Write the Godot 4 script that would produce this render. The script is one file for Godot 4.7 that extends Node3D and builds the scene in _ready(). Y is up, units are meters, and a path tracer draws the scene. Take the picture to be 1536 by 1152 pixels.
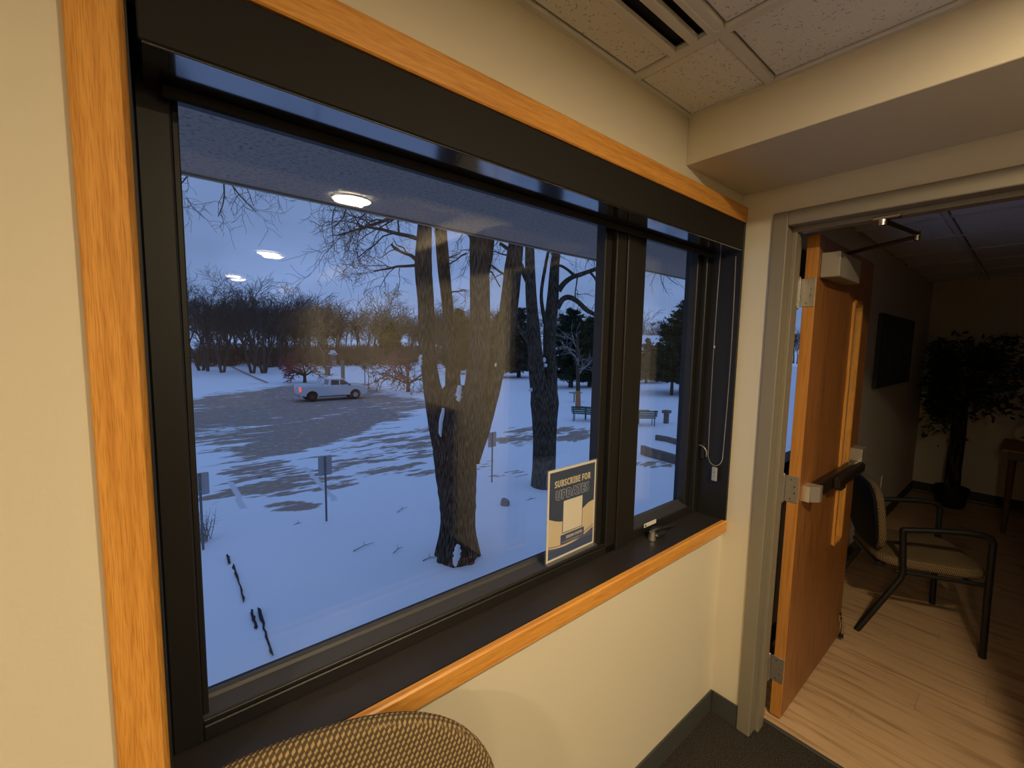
extends Node3D
# A meeting room with a black framed window onto a snowy car park at dusk; an open door to a dark room on the right.
# x runs along the window wall towards the door, y is up, -z points out of the window. The camera stands over the origin.

const FOCAL := 645.57
const CAM := Vector3(0, 1.667, 0)
const WALL_Z := -0.818
const END_X := 1.898
var rgt: Vector3
var upw: Vector3
var fwd: Vector3
var taken := {}
var M := {}
var T := {}


class Mb:
	var v := PackedVector3Array()
	var n := PackedVector3Array()
	var uv := PackedVector2Array()
	var ix := PackedInt32Array()
	var x := Transform3D()
	var with_uv := false

	func put(p: Vector3, nn: Vector3) -> int:
		v.append(x * p)
		n.append((x.basis * nn).normalized())
		return v.size() - 1

	func quad(a: Vector3, b: Vector3, c: Vector3, d: Vector3, out := Vector3.ZERO) -> void:
		var nn := (b - a).cross(d - a)
		if nn.length_squared() < 1e-16:
			nn = (c - b).cross(d - b)
		nn = nn.normalized()
		if out != Vector3.ZERO and nn.dot(out) < 0:
			quad(a, d, c, b)
			return
		var i := put(a, nn)
		put(b, nn)
		put(c, nn)
		put(d, nn)
		if with_uv:
			uv.append_array([Vector2(0, 1), Vector2(1, 1), Vector2(1, 0), Vector2(0, 0)])
		ix.append_array([i, i + 2, i + 1, i, i + 3, i + 2])

	func tri(a: Vector3, b: Vector3, c: Vector3, out := Vector3.ZERO) -> void:
		var nn := (b - a).cross(c - a).normalized()
		if out != Vector3.ZERO and nn.dot(out) < 0:
			tri(a, c, b)
			return
		var i := put(a, nn)
		put(b, nn)
		put(c, nn)
		ix.append_array([i, i + 2, i + 1])

	func box(c: Vector3, s: Vector3, b := 0.0) -> Mb:
		var h := s * 0.5
		b = minf(b, minf(h.x, minf(h.y, h.z)) * 0.98)
		for a in 3:
			var p := (a + 1) % 3
			var q := (a + 2) % 3
			for sg in [-1.0, 1.0]:
				var cs := []
				for k in [[-1, -1], [1, -1], [1, 1], [-1, 1]]:
					var w := Vector3.ZERO
					w[a] = sg * h[a]
					w[p] = k[0] * (h[p] - b)
					w[q] = k[1] * (h[q] - b)
					cs.append(c + w)
				var o := Vector3.ZERO
				o[a] = sg
				quad(cs[0], cs[1], cs[2], cs[3], o)
		if b <= 0.0:
			return self
		for a in 3:
			var p := (a + 1) % 3
			var q := (a + 2) % 3
			for sa in [-1.0, 1.0]:
				for sp in [-1.0, 1.0]:
					var w := []
					for k in [[0, -1.0], [0, 1.0], [1, 1.0], [1, -1.0]]:
						var e := Vector3.ZERO
						e[a] = sa * (h[a] - (b if k[0] == 1 else 0.0))
						e[p] = sp * (h[p] - (b if k[0] == 0 else 0.0))
						e[q] = k[1] * (h[q] - b)
						w.append(c + e)
					var o := Vector3.ZERO
					o[a] = sa
					o[p] = sp
					quad(w[0], w[1], w[2], w[3], o)
		for sx in [-1.0, 1.0]:
			for sy in [-1.0, 1.0]:
				for sz in [-1.0, 1.0]:
					var sg := Vector3(sx, sy, sz)
					tri(c + sg * Vector3(h.x, h.y - b, h.z - b), c + sg * Vector3(h.x - b, h.y, h.z - b), c + sg * Vector3(h.x - b, h.y - b, h.z), sg)
		return self

	func span(a: Vector3, b: Vector3, bev := 0.0) -> Mb:
		return box((a + b) * 0.5, (b - a).abs(), bev)

	func tube(pts: Array, rad: Array, sides := 8, caps := true) -> Mb:
		var base := v.size()
		var t := Vector3(pts[1] - pts[0]).normalized()
		var u := t.cross(Vector3.UP if absf(t.y) < 0.9 else Vector3.RIGHT).normalized()
		var last := pts.size() - 1
		for i in pts.size():
			if i == 0:
				t = Vector3(pts[1] - pts[0]).normalized()
			elif i == last:
				t = Vector3(pts[i] - pts[i - 1]).normalized()
			else:
				t = Vector3(pts[i + 1] - pts[i - 1]).normalized()
			u = (u - t * u.dot(t)).normalized()
			var w := t.cross(u)
			var r: float = rad[i] if rad.size() > 1 else rad[0]
			for k in sides:
				var a := TAU * k / sides
				var nn := u * cos(a) + w * sin(a)
				put(pts[i] + nn * r, nn)
			if caps and (i == 0 or i == last):
				var cap := []
				for k in sides:
					var a := TAU * k / sides
					cap.append(pts[i] + (u * cos(a) + w * sin(a)) * r)
				capq.append([cap, -t if i == 0 else t])
		for i in last:
			for k in sides:
				var a := base + i * sides + k
				var b := base + i * sides + (k + 1) % sides
				ix.append_array([a, b + sides, b, a, a + sides, b + sides])
		for q in capq:
			for k in range(1, sides - 1):
				tri(q[0][0], q[0][k], q[0][k + 1], q[1])
		capq.clear()
		return self
	var capq := []

	func prism(poly: PackedVector2Array, z0: float, z1: float) -> Mb:
		if Geometry2D.is_polygon_clockwise(poly):
			poly.reverse()
		var m := poly.size()
		for i in m:
			var a := poly[i]
			var b := poly[(i + 1) % m]
			quad(Vector3(a.x, a.y, z0), Vector3(b.x, b.y, z0), Vector3(b.x, b.y, z1), Vector3(a.x, a.y, z1))
		var t := Geometry2D.triangulate_polygon(poly)
		for i in range(0, t.size(), 3):
			for e in [[z0, Vector3(0, 0, -1)], [z1, Vector3(0, 0, 1)]]:
				tri(Vector3(poly[t[i]].x, poly[t[i]].y, e[0]), Vector3(poly[t[i + 1]].x, poly[t[i + 1]].y, e[0]), Vector3(poly[t[i + 2]].x, poly[t[i + 2]].y, e[0]), e[1])
		return self

	func lathe(pr: Array, seg := 24) -> Mb:
		# pr: Vector2(radius, height) from the bottom up
		var base := v.size()
		var m := pr.size()
		for i in m:
			var d: Vector2 = (pr[mini(i + 1, m - 1)] - pr[maxi(i - 1, 0)])
			var nr := Vector2(d.y, -d.x).normalized()
			for k in seg:
				var a := TAU * k / seg
				put(Vector3(cos(a) * pr[i].x, pr[i].y, -sin(a) * pr[i].x), Vector3(cos(a) * nr.x, nr.y, -sin(a) * nr.x))
		for i in m - 1:
			for k in seg:
				var a := base + i * seg + k
				var b := base + i * seg + (k + 1) % seg
				ix.append_array([a, b + seg, b, a, a + seg, b + seg])
		return self

	func blob(c: Vector3, r: Vector3, seg := 10, rings := 6) -> Mb:
		var keep := x
		x = x * Transform3D(Basis.from_scale(r), c)
		var pr := []
		for i in rings + 1:
			var a := -PI / 2 + PI * i / rings
			pr.append(Vector2(maxf(cos(a), 0.001), sin(a)))
		lathe(pr, seg)
		x = keep
		return self

	func mesh() -> ArrayMesh:
		var arr := []
		arr.resize(Mesh.ARRAY_MAX)
		arr[Mesh.ARRAY_VERTEX] = v
		arr[Mesh.ARRAY_NORMAL] = n
		arr[Mesh.ARRAY_INDEX] = ix
		if uv.size() == v.size() and uv.size() > 0:
			arr[Mesh.ARRAY_TEX_UV] = uv
		var am := ArrayMesh.new()
		am.add_surface_from_arrays(Mesh.PRIMITIVE_TRIANGLES, arr)
		return am


func mb() -> Mb:
	return Mb.new()


func lin(r: float, g: float, b: float) -> Color:
	return Color(r, g, b).linear_to_srgb()


func mat(key: String, c: Color, rough := 0.6, metal := 0.0, spec := 0.5) -> StandardMaterial3D:
	var m := StandardMaterial3D.new()
	m.resource_name = key
	m.albedo_color = c
	m.roughness = rough
	m.metallic = metal
	m.metallic_specular = spec
	M[key] = m
	return m


func noise_tex(key: String, freq: float, octaves: int, ramp: Array, seed_ := 1, size := 512, kind := FastNoiseLite.TYPE_SIMPLEX_SMOOTH, fractal := FastNoiseLite.FRACTAL_FBM) -> Texture2D:
	# ramp: [position, linear colour] pairs; the picture repeats without a seam
	var nz := FastNoiseLite.new()
	nz.seed = seed_
	nz.noise_type = kind
	nz.frequency = freq
	nz.fractal_type = fractal
	nz.fractal_octaves = octaves
	var g := Gradient.new()
	g.offsets = PackedFloat32Array(ramp.map(func(e): return e[0]))
	g.colors = PackedColorArray(ramp.map(func(e): return e[1]))
	var im := nz.get_seamless_image(size, size)
	var o := Image.create(size, size, false, Image.FORMAT_RGB8)
	var lut := []
	for i in 256:
		lut.append(g.sample(i / 255.0))
	for j in size:
		for i in size:
			o.set_pixel(i, j, lut[im.get_pixel(i, j).r8])
	var t := ImageTexture.create_from_image(o)
	T[key] = t
	return t


func tri_map(m: StandardMaterial3D, scale: Vector3, world := true) -> StandardMaterial3D:
	m.uv1_triplanar = true
	m.uv1_world_triplanar = world
	m.uv1_scale = scale
	m.uv1_triplanar_sharpness = 8.0
	return m


func bump(m: StandardMaterial3D, t: Texture2D, cm: float) -> StandardMaterial3D:
	m.heightmap_enabled = true
	m.heightmap_texture = t
	m.heightmap_scale = cm
	return m


func numbered(called: String) -> String:
	if not taken.has(called):
		taken[called] = 0
		return called
	taken[called] += 1
	return "%s_%03d" % [called, taken[called]]


func part(called: String, b: Mb, m: Material, parent: Node3D) -> MeshInstance3D:
	if b.v.is_empty():
		return null
	var o := MeshInstance3D.new()
	o.name = called
	o.mesh = b.mesh()
	o.material_override = m
	parent.add_child(o, true)
	return o


func piece(called: String, mesh: Mesh, m: Material, parent: Node3D, at: Vector3) -> MeshInstance3D:
	var o := MeshInstance3D.new()
	o.name = called
	o.mesh = mesh
	o.material_override = m
	parent.add_child(o, true)
	o.position = at
	return o


func tag(o: Node3D, label: String, category: String, group := "") -> Node3D:
	o.set_meta("label", label)
	o.set_meta("category", category)
	if group != "":
		o.set_meta("group", group)
	return o


func thing(called: String, label: String, category: String, at := Vector3.ZERO, turn := 0.0, group := "") -> Node3D:
	var o := Node3D.new()
	o.name = numbered(called)
	add_child(o)
	o.position = at
	o.rotation.y = turn
	return tag(o, label, category, group)


func one(called: String, b: Mb, m: Material, label: String, category: String, at := Vector3.ZERO, turn := 0.0, group := "") -> MeshInstance3D:
	var o := MeshInstance3D.new()
	o.name = numbered(called)
	o.mesh = b.mesh()
	o.material_override = m
	add_child(o)
	o.position = at
	o.rotation.y = turn
	tag(o, label, category, group)
	return o


func struct(called: String, b: Mb, m: Material, label: String, category: String) -> MeshInstance3D:
	var o := one(called, b, m, label, category)
	o.set_meta("kind", "structure")
	return o


func copy_of(src: Node3D, at: Vector3, turn: float, scale_ := 1.0, label := "") -> Node3D:
	var base := String(src.name)
	if base.length() > 4 and base[-4] == "_" and base.right(3).is_valid_int():
		base = base.left(-4)
	var o: Node3D = src.duplicate()
	o.name = numbered(base)
	add_child(o)
	o.position = at
	o.rotation.y = turn
	o.scale = Vector3.ONE * scale_
	if label != "":
		o.set_meta("label", label)
	return o


func ray(px: float, py: float) -> Vector3:
	return rgt * ((px - 768.0) / FOCAL) - upw * ((py - 576.0) / FOCAL) + fwd


func hit(px: float, py: float, axis: int, value: float) -> Vector3:
	var d := ray(px, py)
	return CAM + d * ((value - CAM[axis]) / d[axis])


func ground_y(z: float) -> float:
	# level by the building, falling to the far side of the car park, then rising to the hill behind the road
	var y := -2.6
	y -= 1.1 * clampf((-z - 11.0) / 28.0, 0, 1)
	var k := maxf(0.0, -z - 66.0)
	y += minf(k * 0.006 + k * k * 0.00022, 8.0)
	return y


func gp(px: float, py: float) -> Vector3:
	# where the line of sight through a picture point meets the ground
	var d := ray(px, py)
	var t := 2.0
	for i in 4000:
		var p := CAM + d * t
		if p.y <= ground_y(p.z):
			return Vector3(p.x, ground_y(p.z), p.z)
		t += 0.03 + t * 0.002
	return CAM + d * t


func _ready() -> void:
	set_camera_and_light()
	make_materials()
	build_room()
	build_window()
	build_door()
	build_indoor_things()
	build_dark_room()
	build_ground()
	build_outdoor_things()
	build_near_trees()
	build_far_trees()


func set_camera_and_light() -> void:
	var yaw := deg_to_rad(39.59913)
	var pitch := deg_to_rad(-5.40483)
	var roll := deg_to_rad(1.04916)
	fwd = Vector3(sin(yaw) * cos(pitch), sin(pitch), -cos(yaw) * cos(pitch))
	var r0 := Vector3(cos(yaw), 0, sin(yaw))
	var u0 := r0.cross(fwd)
	rgt = r0 * cos(roll) + u0 * sin(roll)
	upw = u0 * cos(roll) - r0 * sin(roll)
	var cam := Camera3D.new()
	cam.name = "camera"
	cam.fov = rad_to_deg(2.0 * atan(576.0 / FOCAL))
	cam.near = 0.02
	cam.far = 600.0
	add_child(cam)
	cam.transform = Transform3D(Basis(rgt, upw, -fwd), CAM)
	cam.current = true
	# overcast dusk: one computed sky, brighter overhead than at the horizon as overcast skies are, with soft clouds
	var w := 512
	var h := 256
	var im := Image.create(w, h, false, Image.FORMAT_RGBF)
	var nz := FastNoiseLite.new()
	nz.seed = 4
	nz.noise_type = FastNoiseLite.TYPE_SIMPLEX_SMOOTH
	nz.frequency = 1.0
	nz.fractal_octaves = 4
	for j in h:
		var el := PI * (0.5 - (j + 0.5) / h)
		for i in w:
			var az := TAU * (i + 0.5) / w
			var d := Vector3(cos(el) * sin(az), sin(el), cos(el) * cos(az))
			var e := maxf(d.y, 0.0)
			var s := 1.0 / (e + 0.25)
			var c := 1.0 + 0.30 * nz.get_noise_3d(d.x * s * 0.9, e * 2.0, d.z * s * 0.9) + 0.05 * nz.get_noise_3d(d.x * 9.0, d.y * 20.0, d.z * 9.0)
			var b := (1.0 + 0.40 * smoothstep(0.30, 1.0, e)) * c
			# a paler, clearer strip above the horizon
			var low := exp(-e * 9.0)
			var col := Color(0.172, 0.278, 0.545).lerp(Color(0.225, 0.34, 0.62), low)
			im.set_pixel(i, j, Color(col.r * b, col.g * b, col.b * b))
	var pano := PanoramaSkyMaterial.new()
	pano.panorama = ImageTexture.create_from_image(im)
	var sky := Sky.new()
	sky.sky_material = pano
	var env := Environment.new()
	env.background_mode = Environment.BG_SKY
	env.sky = sky
	env.background_energy_multiplier = 1.0
	env.tonemap_mode = Environment.TONE_MAPPER_LINEAR
	env.tonemap_exposure = 1.0
	env.sdfgi_enabled = true
	env.ssao_enabled = true
	env.ssil_enabled = true
	var we := WorldEnvironment.new()
	we.name = "world_environment"
	we.environment = env
	add_child(we)


func make_materials() -> void:
	var g := func(a: float) -> Color: return Color(a, a, a)
	# --- shared grey pictures for relief
	noise_tex("fine", 0.05, 4, [[0.0, g.call(0.0)], [1.0, g.call(1.0)]], 3, 512)
	noise_tex("peel", 0.03, 3, [[0.0, g.call(0.0)], [1.0, g.call(1.0)]], 8, 512)
	noise_tex("ridge", 0.012, 4, [[0.0, g.call(0.0)], [1.0, g.call(1.0)]], 11, 512, FastNoiseLite.TYPE_SIMPLEX_SMOOTH, FastNoiseLite.FRACTAL_RIDGED)
	noise_tex("cells", 0.06, 2, [[0.0, g.call(0.0)], [1.0, g.call(1.0)]], 5, 512, FastNoiseLite.TYPE_CELLULAR)

	# --- painted walls
	var m := tri_map(mat("wall_paint", lin(0.72, 0.645, 0.50), 0.62, 0.0, 0.35), Vector3.ONE * 6.0)
	bump(m, T.peel, 0.012)
	m = tri_map(mat("wall_paint_grey", lin(0.52, 0.46, 0.40), 0.7, 0.0, 0.3), Vector3.ONE * 6.0)
	bump(m, T.peel, 0.012)
	mat("frame_paint", lin(0.245, 0.212, 0.160), 0.45)
	mat("rubber_base", lin(0.062, 0.062, 0.060), 0.55, 0.0, 0.4)

	# --- oak: grain stretched along the board
	var oak := noise_tex("oak", 0.018, 5, [[0.0, lin(0.60, 0.25, 0.045)], [0.38, lin(0.72, 0.325, 0.062)], [0.55, lin(0.78, 0.36, 0.073)], [0.75, lin(0.81, 0.385, 0.083)], [1.0, lin(0.72, 0.325, 0.062)]], 21)
	var pore := noise_tex("pore", 0.055, 3, [[0.0, lin(0.66, 0.57, 0.49)], [0.32, lin(0.82, 0.76, 0.70)], [0.48, lin(0.96, 0.95, 0.94)], [1.0, Color.WHITE]], 22)
	for e in [["oak_up", Vector3(5.5, 0.22, 5.5), Vector3(19, 0.5, 19)], ["oak_along", Vector3(0.22, 5.5, 5.5), Vector3(0.5, 19, 19)]]:
		m = tri_map(mat(e[0], Color.WHITE, 0.42, 0.0, 0.45), e[1])
		m.albedo_texture = oak
		m.detail_enabled = true
		m.detail_blend_mode = BaseMaterial3D.BLEND_MODE_MUL
		m.detail_albedo = pore
		m.detail_uv_layer = BaseMaterial3D.DETAIL_UV_2
		m.uv2_triplanar = true
		m.uv2_world_triplanar = true
		m.uv2_scale = e[2]
		m.uv2_triplanar_sharpness = 8.0
	var door := noise_tex("door_wood", 0.018, 5, [[0.0, lin(0.16, 0.058, 0.016)], [0.4, lin(0.30, 0.118, 0.032)], [0.6, lin(0.345, 0.14, 0.040)], [1.0, lin(0.26, 0.098, 0.027)]], 31)
	m = tri_map(mat("door_oak", Color.WHITE, 0.38, 0.0, 0.5), Vector3(4.0, 0.28, 4.0))
	m.albedo_texture = door
	m = tri_map(mat("door_edge_oak", lin(0.70, 0.64, 0.66), 0.5), Vector3(9.0, 0.33, 9.0))
	m.albedo_texture = oak
	m = tri_map(mat("dark_wood", lin(0.10, 0.045, 0.022), 0.4), Vector3(3, 3, 3))

	# --- black window parts
	mat("black_frame", lin(0.0115, 0.0105, 0.010), 0.46, 0.0, 0.5)
	mat("black_anodised", lin(0.36, 0.36, 0.37), 0.10, 1.0)
	mat("black_satin", lin(0.045, 0.045, 0.055), 0.36, 0.0, 0.6)
	mat("sill_paint", lin(0.026, 0.0225, 0.0225), 0.42)
	mat("black_cloth", lin(0.0125, 0.011, 0.0105), 0.7, 0.0, 0.35)
	mat("black_plastic", lin(0.012, 0.012, 0.013), 0.45)
	mat("black_shell", lin(0.008, 0.009, 0.013), 0.6, 0.0, 0.3)
	mat("gasket", lin(0.010, 0.010, 0.010), 0.8, 0.0, 0.3)
	m = mat("glass", Color(1, 1, 1, 0.0), 0.0, 0.0, 0.5)
	m.transparency = BaseMaterial3D.TRANSPARENCY_ALPHA
	m = mat("acrylic", Color(1, 1, 1, 0.02), 0.02, 0.0, 0.5)
	m.transparency = BaseMaterial3D.TRANSPARENCY_ALPHA
	mat("clear_plastic", lin(0.35, 0.36, 0.38), 0.15, 0.0, 0.6)
	mat("steel", lin(0.62, 0.58, 0.52), 0.24, 1.0)
	mat("satin_steel", lin(0.50, 0.47, 0.42), 0.42, 0.85)
	mat("chain_steel", lin(0.66, 0.64, 0.60), 0.30, 0.9)
	mat("bright_steel", lin(0.78, 0.72, 0.62), 0.30, 0.75)
	mat("hinge_painted", lin(0.66, 0.60, 0.50), 0.4, 0.3)
	mat("bronze", lin(0.030, 0.020, 0.014), 0.33, 0.2)
	mat("closer_paint", lin(0.34, 0.30, 0.25), 0.45, 0.1)
	mat("lamp_trim", lin(0.8, 0.79, 0.77), 0.5)
	m = mat("lamp_glow", lin(0.9, 0.85, 0.7), 0.5)
	m.emission_enabled = true
	m.emission = lin(1.0, 0.86, 0.60)
	m.emission_energy_multiplier = 34.0

	# --- ceiling
	var tile := Image.create(512, 512, false, Image.FORMAT_RGB8)
	tile.fill(lin(0.84, 0.83, 0.82))
	var rng := RandomNumberGenerator.new()
	rng.seed = 77
	for k in 900:
		var p := Vector2(rng.randf() * 512, rng.randf() * 512)
		var d := Vector2.from_angle(rng.randf() * TAU)
		var long := rng.randi_range(0, 6)
		var dark := rng.randf_range(0.16, 0.36)
		for s in long + 1:
			p += d * 1.2
			d = d.rotated(rng.randf_range(-0.7, 0.7))
			tile.set_pixel(posmod(int(p.x), 512), posmod(int(p.y), 512), lin(dark, dark * 0.9, dark * 0.8))
			if rng.randf() < 0.45:
				tile.set_pixel(posmod(int(p.x) + 1, 512), posmod(int(p.y), 512), lin(dark, dark * 0.9, dark * 0.8))
	for k in 2600:
		var q := rng.randf_range(0.42, 0.56)
		tile.set_pixel(rng.randi_range(0, 511), rng.randi_range(0, 511), lin(q, q * 0.93, q * 0.87))
	m = tri_map(mat("ceiling_tile", Color.WHITE, 0.9, 0.0, 0.2), Vector3.ONE * 1.64)
	m.albedo_texture = ImageTexture.create_from_image(tile)
	bump(m, T.fine, 0.08)
	mat("grid_paint", lin(0.74, 0.72, 0.69), 0.5)
	mat("slot_black", lin(0.006, 0.006, 0.006), 0.6)

	# --- floors
	var carpet := noise_tex("carpet", 0.16, 3, [[0.0, lin(0.010, 0.0085, 0.0075)], [0.35, lin(0.026, 0.022, 0.019)], [0.6, lin(0.065, 0.056, 0.048)], [0.8, lin(0.12, 0.105, 0.09)], [1.0, lin(0.19, 0.17, 0.15)]], 41)
	m = tri_map(mat("carpet", Color.WHITE, 0.95, 0.0, 0.15), Vector3.ONE * 2.6)
	m.albedo_texture = carpet
	bump(m, carpet, 0.9)
	for k in 4:
		var a: float = [1.0, 0.96, 1.04, 0.985][k]
		var pl := noise_tex("plank_%d" % k, 0.016, 5, [[0.0, lin(0.36 * a, 0.22 * a, 0.115 * a)], [0.4, lin(0.60 * a, 0.395 * a, 0.22 * a)], [0.6, lin(0.66 * a, 0.44 * a, 0.255 * a)], [1.0, lin(0.60 * a, 0.41 * a, 0.245 * a)]], 51 + k, 256)
		m = tri_map(mat("plank_%d" % k, Color.WHITE, 0.45, 0.0, 0.4), Vector3(5.0, 5.0, 0.42))
		m.albedo_texture = pl
		m.uv1_offset = Vector3(0.31 * k, 0, 0.17 * k)

	# --- chair fabric: gold yarn lozenges woven over dark brown
	var fs := 96
	var fab := Image.create(fs, fs, false, Image.FORMAT_RGB8)
	var fh := Image.create(fs, fs, false, Image.FORMAT_RGB8)
	for j in fs:
		for i in fs:
			var u := i / float(fs) * 4.0
			var v := j / float(fs) * 4.0
			var row := int(floor(v))
			var uu := fposmod(u + (0.5 if row % 2 == 1 else 0.0), 1.0) - 0.5
			var vv := fposmod(v, 1.0) - 0.5
			var slant := uu + vv * 0.35
			var d := absf(slant) * 2.2 + absf(vv) * 1.35
			var gold := 1.0 - smoothstep(0.62, 0.86, d)
			var fibre := 0.86 + 0.14 * sin((uu * 1.6 - vv) * 34.0)
			var c := lin(0.095, 0.068, 0.043).lerp(lin(0.46 * fibre, 0.325 * fibre, 0.155 * fibre), gold)
			fab.set_pixel(i, j, c)
			var hh := gold * (1.0 - d * 0.5)
			fh.set_pixel(i, j, Color(hh, hh, hh))
	m = tri_map(mat("fabric", Color.WHITE, 0.9, 0.0, 0.2), Vector3.ONE * 26.0, false)
	m.albedo_texture = ImageTexture.create_from_image(fab)
	bump(m, ImageTexture.create_from_image(fh), 0.12)
	m = tri_map(mat("fabric_plain", lin(0.30, 0.225, 0.13), 0.95, 0.0, 0.2), Vector3.ONE * 20.0, false)
	bump(m, T.fine, 0.1)

	# --- print
	mat("paper", lin(0.80, 0.74, 0.62), 0.55)
	mat("print_cream", lin(0.72, 0.60, 0.42), 0.5)
	mat("print_navy", lin(0.016, 0.042, 0.115), 0.4)
	mat("print_blue", lin(0.030, 0.070, 0.20), 0.4)
	mat("print_line", lin(0.52, 0.55, 0.68), 0.4)
	mat("print_dark", lin(0.02, 0.02, 0.02), 0.5)
	mat("sticker", lin(0.75, 0.72, 0.68), 0.4)

	# --- outdoors
	m = tri_map(mat("soffit_concrete", lin(0.50, 0.42, 0.37), 0.9, 0.0, 0.2), Vector3(2.1, 2.1, 2.1))
	m.albedo_texture = noise_tex("concrete", 0.03, 5, [[0.0, lin(0.36, 0.35, 0.35)], [0.28, lin(0.72, 0.71, 0.71)], [0.5, lin(0.84, 0.83, 0.83)], [1.0, lin(0.93, 0.92, 0.92)]], 61)
	bump(m, T.concrete, 1.6)
	m = tri_map(mat("snow", lin(0.80, 0.82, 0.86), 0.75, 0.0, 0.3), Vector3.ONE * 0.8)
	bump(m, T.fine, 2.0)
	var bark := noise_tex("bark", 0.02, 5, [[0.0, lin(0.010, 0.008, 0.006)], [0.38, lin(0.030, 0.024, 0.018)], [0.52, lin(0.068, 0.055, 0.043)], [0.7, lin(0.10, 0.085, 0.07)], [1.0, lin(0.20, 0.18, 0.155)]], 71)
	m = tri_map(mat("bark", Color.WHITE, 0.95, 0.0, 0.15), Vector3(3.4, 0.36, 3.4))
	m.albedo_texture = bark
	bump(m, bark, 5.0)
	m = tri_map(mat("bark_grey", lin(1.25, 1.2, 1.15), 0.95, 0.0, 0.15), Vector3(3.4, 0.36, 3.4))
	m.albedo_texture = bark
	bump(m, bark, 4.0)
	mat("twig", lin(0.088, 0.070, 0.060), 0.95, 0.0, 0.1)
	mat("brush", lin(0.16, 0.095, 0.075), 0.95, 0.0, 0.1)
	mat("pale_twig", lin(0.26, 0.24, 0.22), 0.95, 0.0, 0.1)
	mat("red_fruit", lin(0.30, 0.06, 0.055), 0.7)
	mat("needles", lin(0.030, 0.048, 0.026), 0.9, 0.0, 0.15)
	mat("needles_blue", lin(0.040, 0.060, 0.050), 0.9, 0.0, 0.15)
	mat("trunk_wrap", lin(0.42, 0.17, 0.075), 0.9)
	mat("sign_metal", lin(0.40, 0.41, 0.43), 0.45, 0.5)
	mat("post_metal", lin(0.16, 0.17, 0.18), 0.5, 0.4)
	mat("green_metal", lin(0.020, 0.060, 0.045), 0.5)
	mat("stone_dark", lin(0.16, 0.13, 0.11), 0.9)
	mat("log_dark", lin(0.022, 0.018, 0.016), 0.9)
	mat("car_paint", lin(0.62, 0.64, 0.67), 0.25, 0.0, 0.6).clearcoat_enabled = true
	mat("car_glass", lin(0.012, 0.013, 0.016), 0.08, 0.0, 0.6)
	mat("tyre", lin(0.018, 0.016, 0.014), 0.9)
	mat("mud", lin(0.085, 0.062, 0.030), 0.95)
	mat("wheel_metal", lin(0.45, 0.45, 0.46), 0.35, 0.8)
	m = mat("tail_light", lin(0.5, 0.03, 0.02), 0.3)
	m.emission_enabled = true
	m.emission = lin(1.0, 0.08, 0.05)
	m.emission_energy_multiplier = 1.2
	m = mat("head_light", lin(0.8, 0.78, 0.7), 0.2)
	m.emission_enabled = true
	m.emission = lin(1.0, 0.85, 0.55)
	m.emission_energy_multiplier = 1.0
	mat("house_wall", lin(0.22, 0.17, 0.14), 0.9)
	mat("house_wall_pale", lin(0.42, 0.40, 0.38), 0.9)
	mat("house_glass", lin(0.03, 0.035, 0.045), 0.1)
	mat("bin_dark", lin(0.03, 0.03, 0.032), 0.6)
	mat("brick_outside", lin(0.20, 0.12, 0.09), 0.9)

	# --- dark room
	mat("leaf", lin(0.026, 0.045, 0.020), 0.5)
	mat("pot_black", lin(0.014, 0.013, 0.013), 0.5)
	mat("plaque_cream", lin(0.80, 0.66, 0.46), 0.6)
	mat("canvas_green", lin(0.035, 0.050, 0.040), 0.8)
	mat("birch_pale", lin(0.16, 0.16, 0.14), 0.8)
	mat("outlet_white", lin(0.7, 0.68, 0.62), 0.4)


func downlight(at: Vector3, label: String) -> void:
	var t := thing("ceiling_downlight", label, "light", at, 0.0, "recessed ceiling downlights")
	part("trim_ring", mb().lathe([Vector2(0.092, 0.0), Vector2(0.094, -0.006), Vector2(0.108, -0.006), Vector2(0.11, 0.0)], 32), M.lamp_trim, t)
	part("lamp_lens", mb().lathe([Vector2(0.001, -0.004), Vector2(0.092, -0.003), Vector2(0.092, 0.0)], 32), M.lamp_glow, t)
	var l := AreaLight3D.new()
	l.name = "lamp_light"
	l.area_size = Vector2(0.13, 0.13)
	l.light_energy = LAMP
	l.light_color = lin(1.0, 0.79, 0.485)
	l.shadow_enabled = true
	l.set("area_range", 25.0)
	l.set("area_attenuation", 2.0)
	t.add_child(l)
	l.position = Vector3(0, -0.010, 0)
	l.rotation_degrees = Vector3(-90, 0, 0)


const LAMP := 3.1


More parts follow.
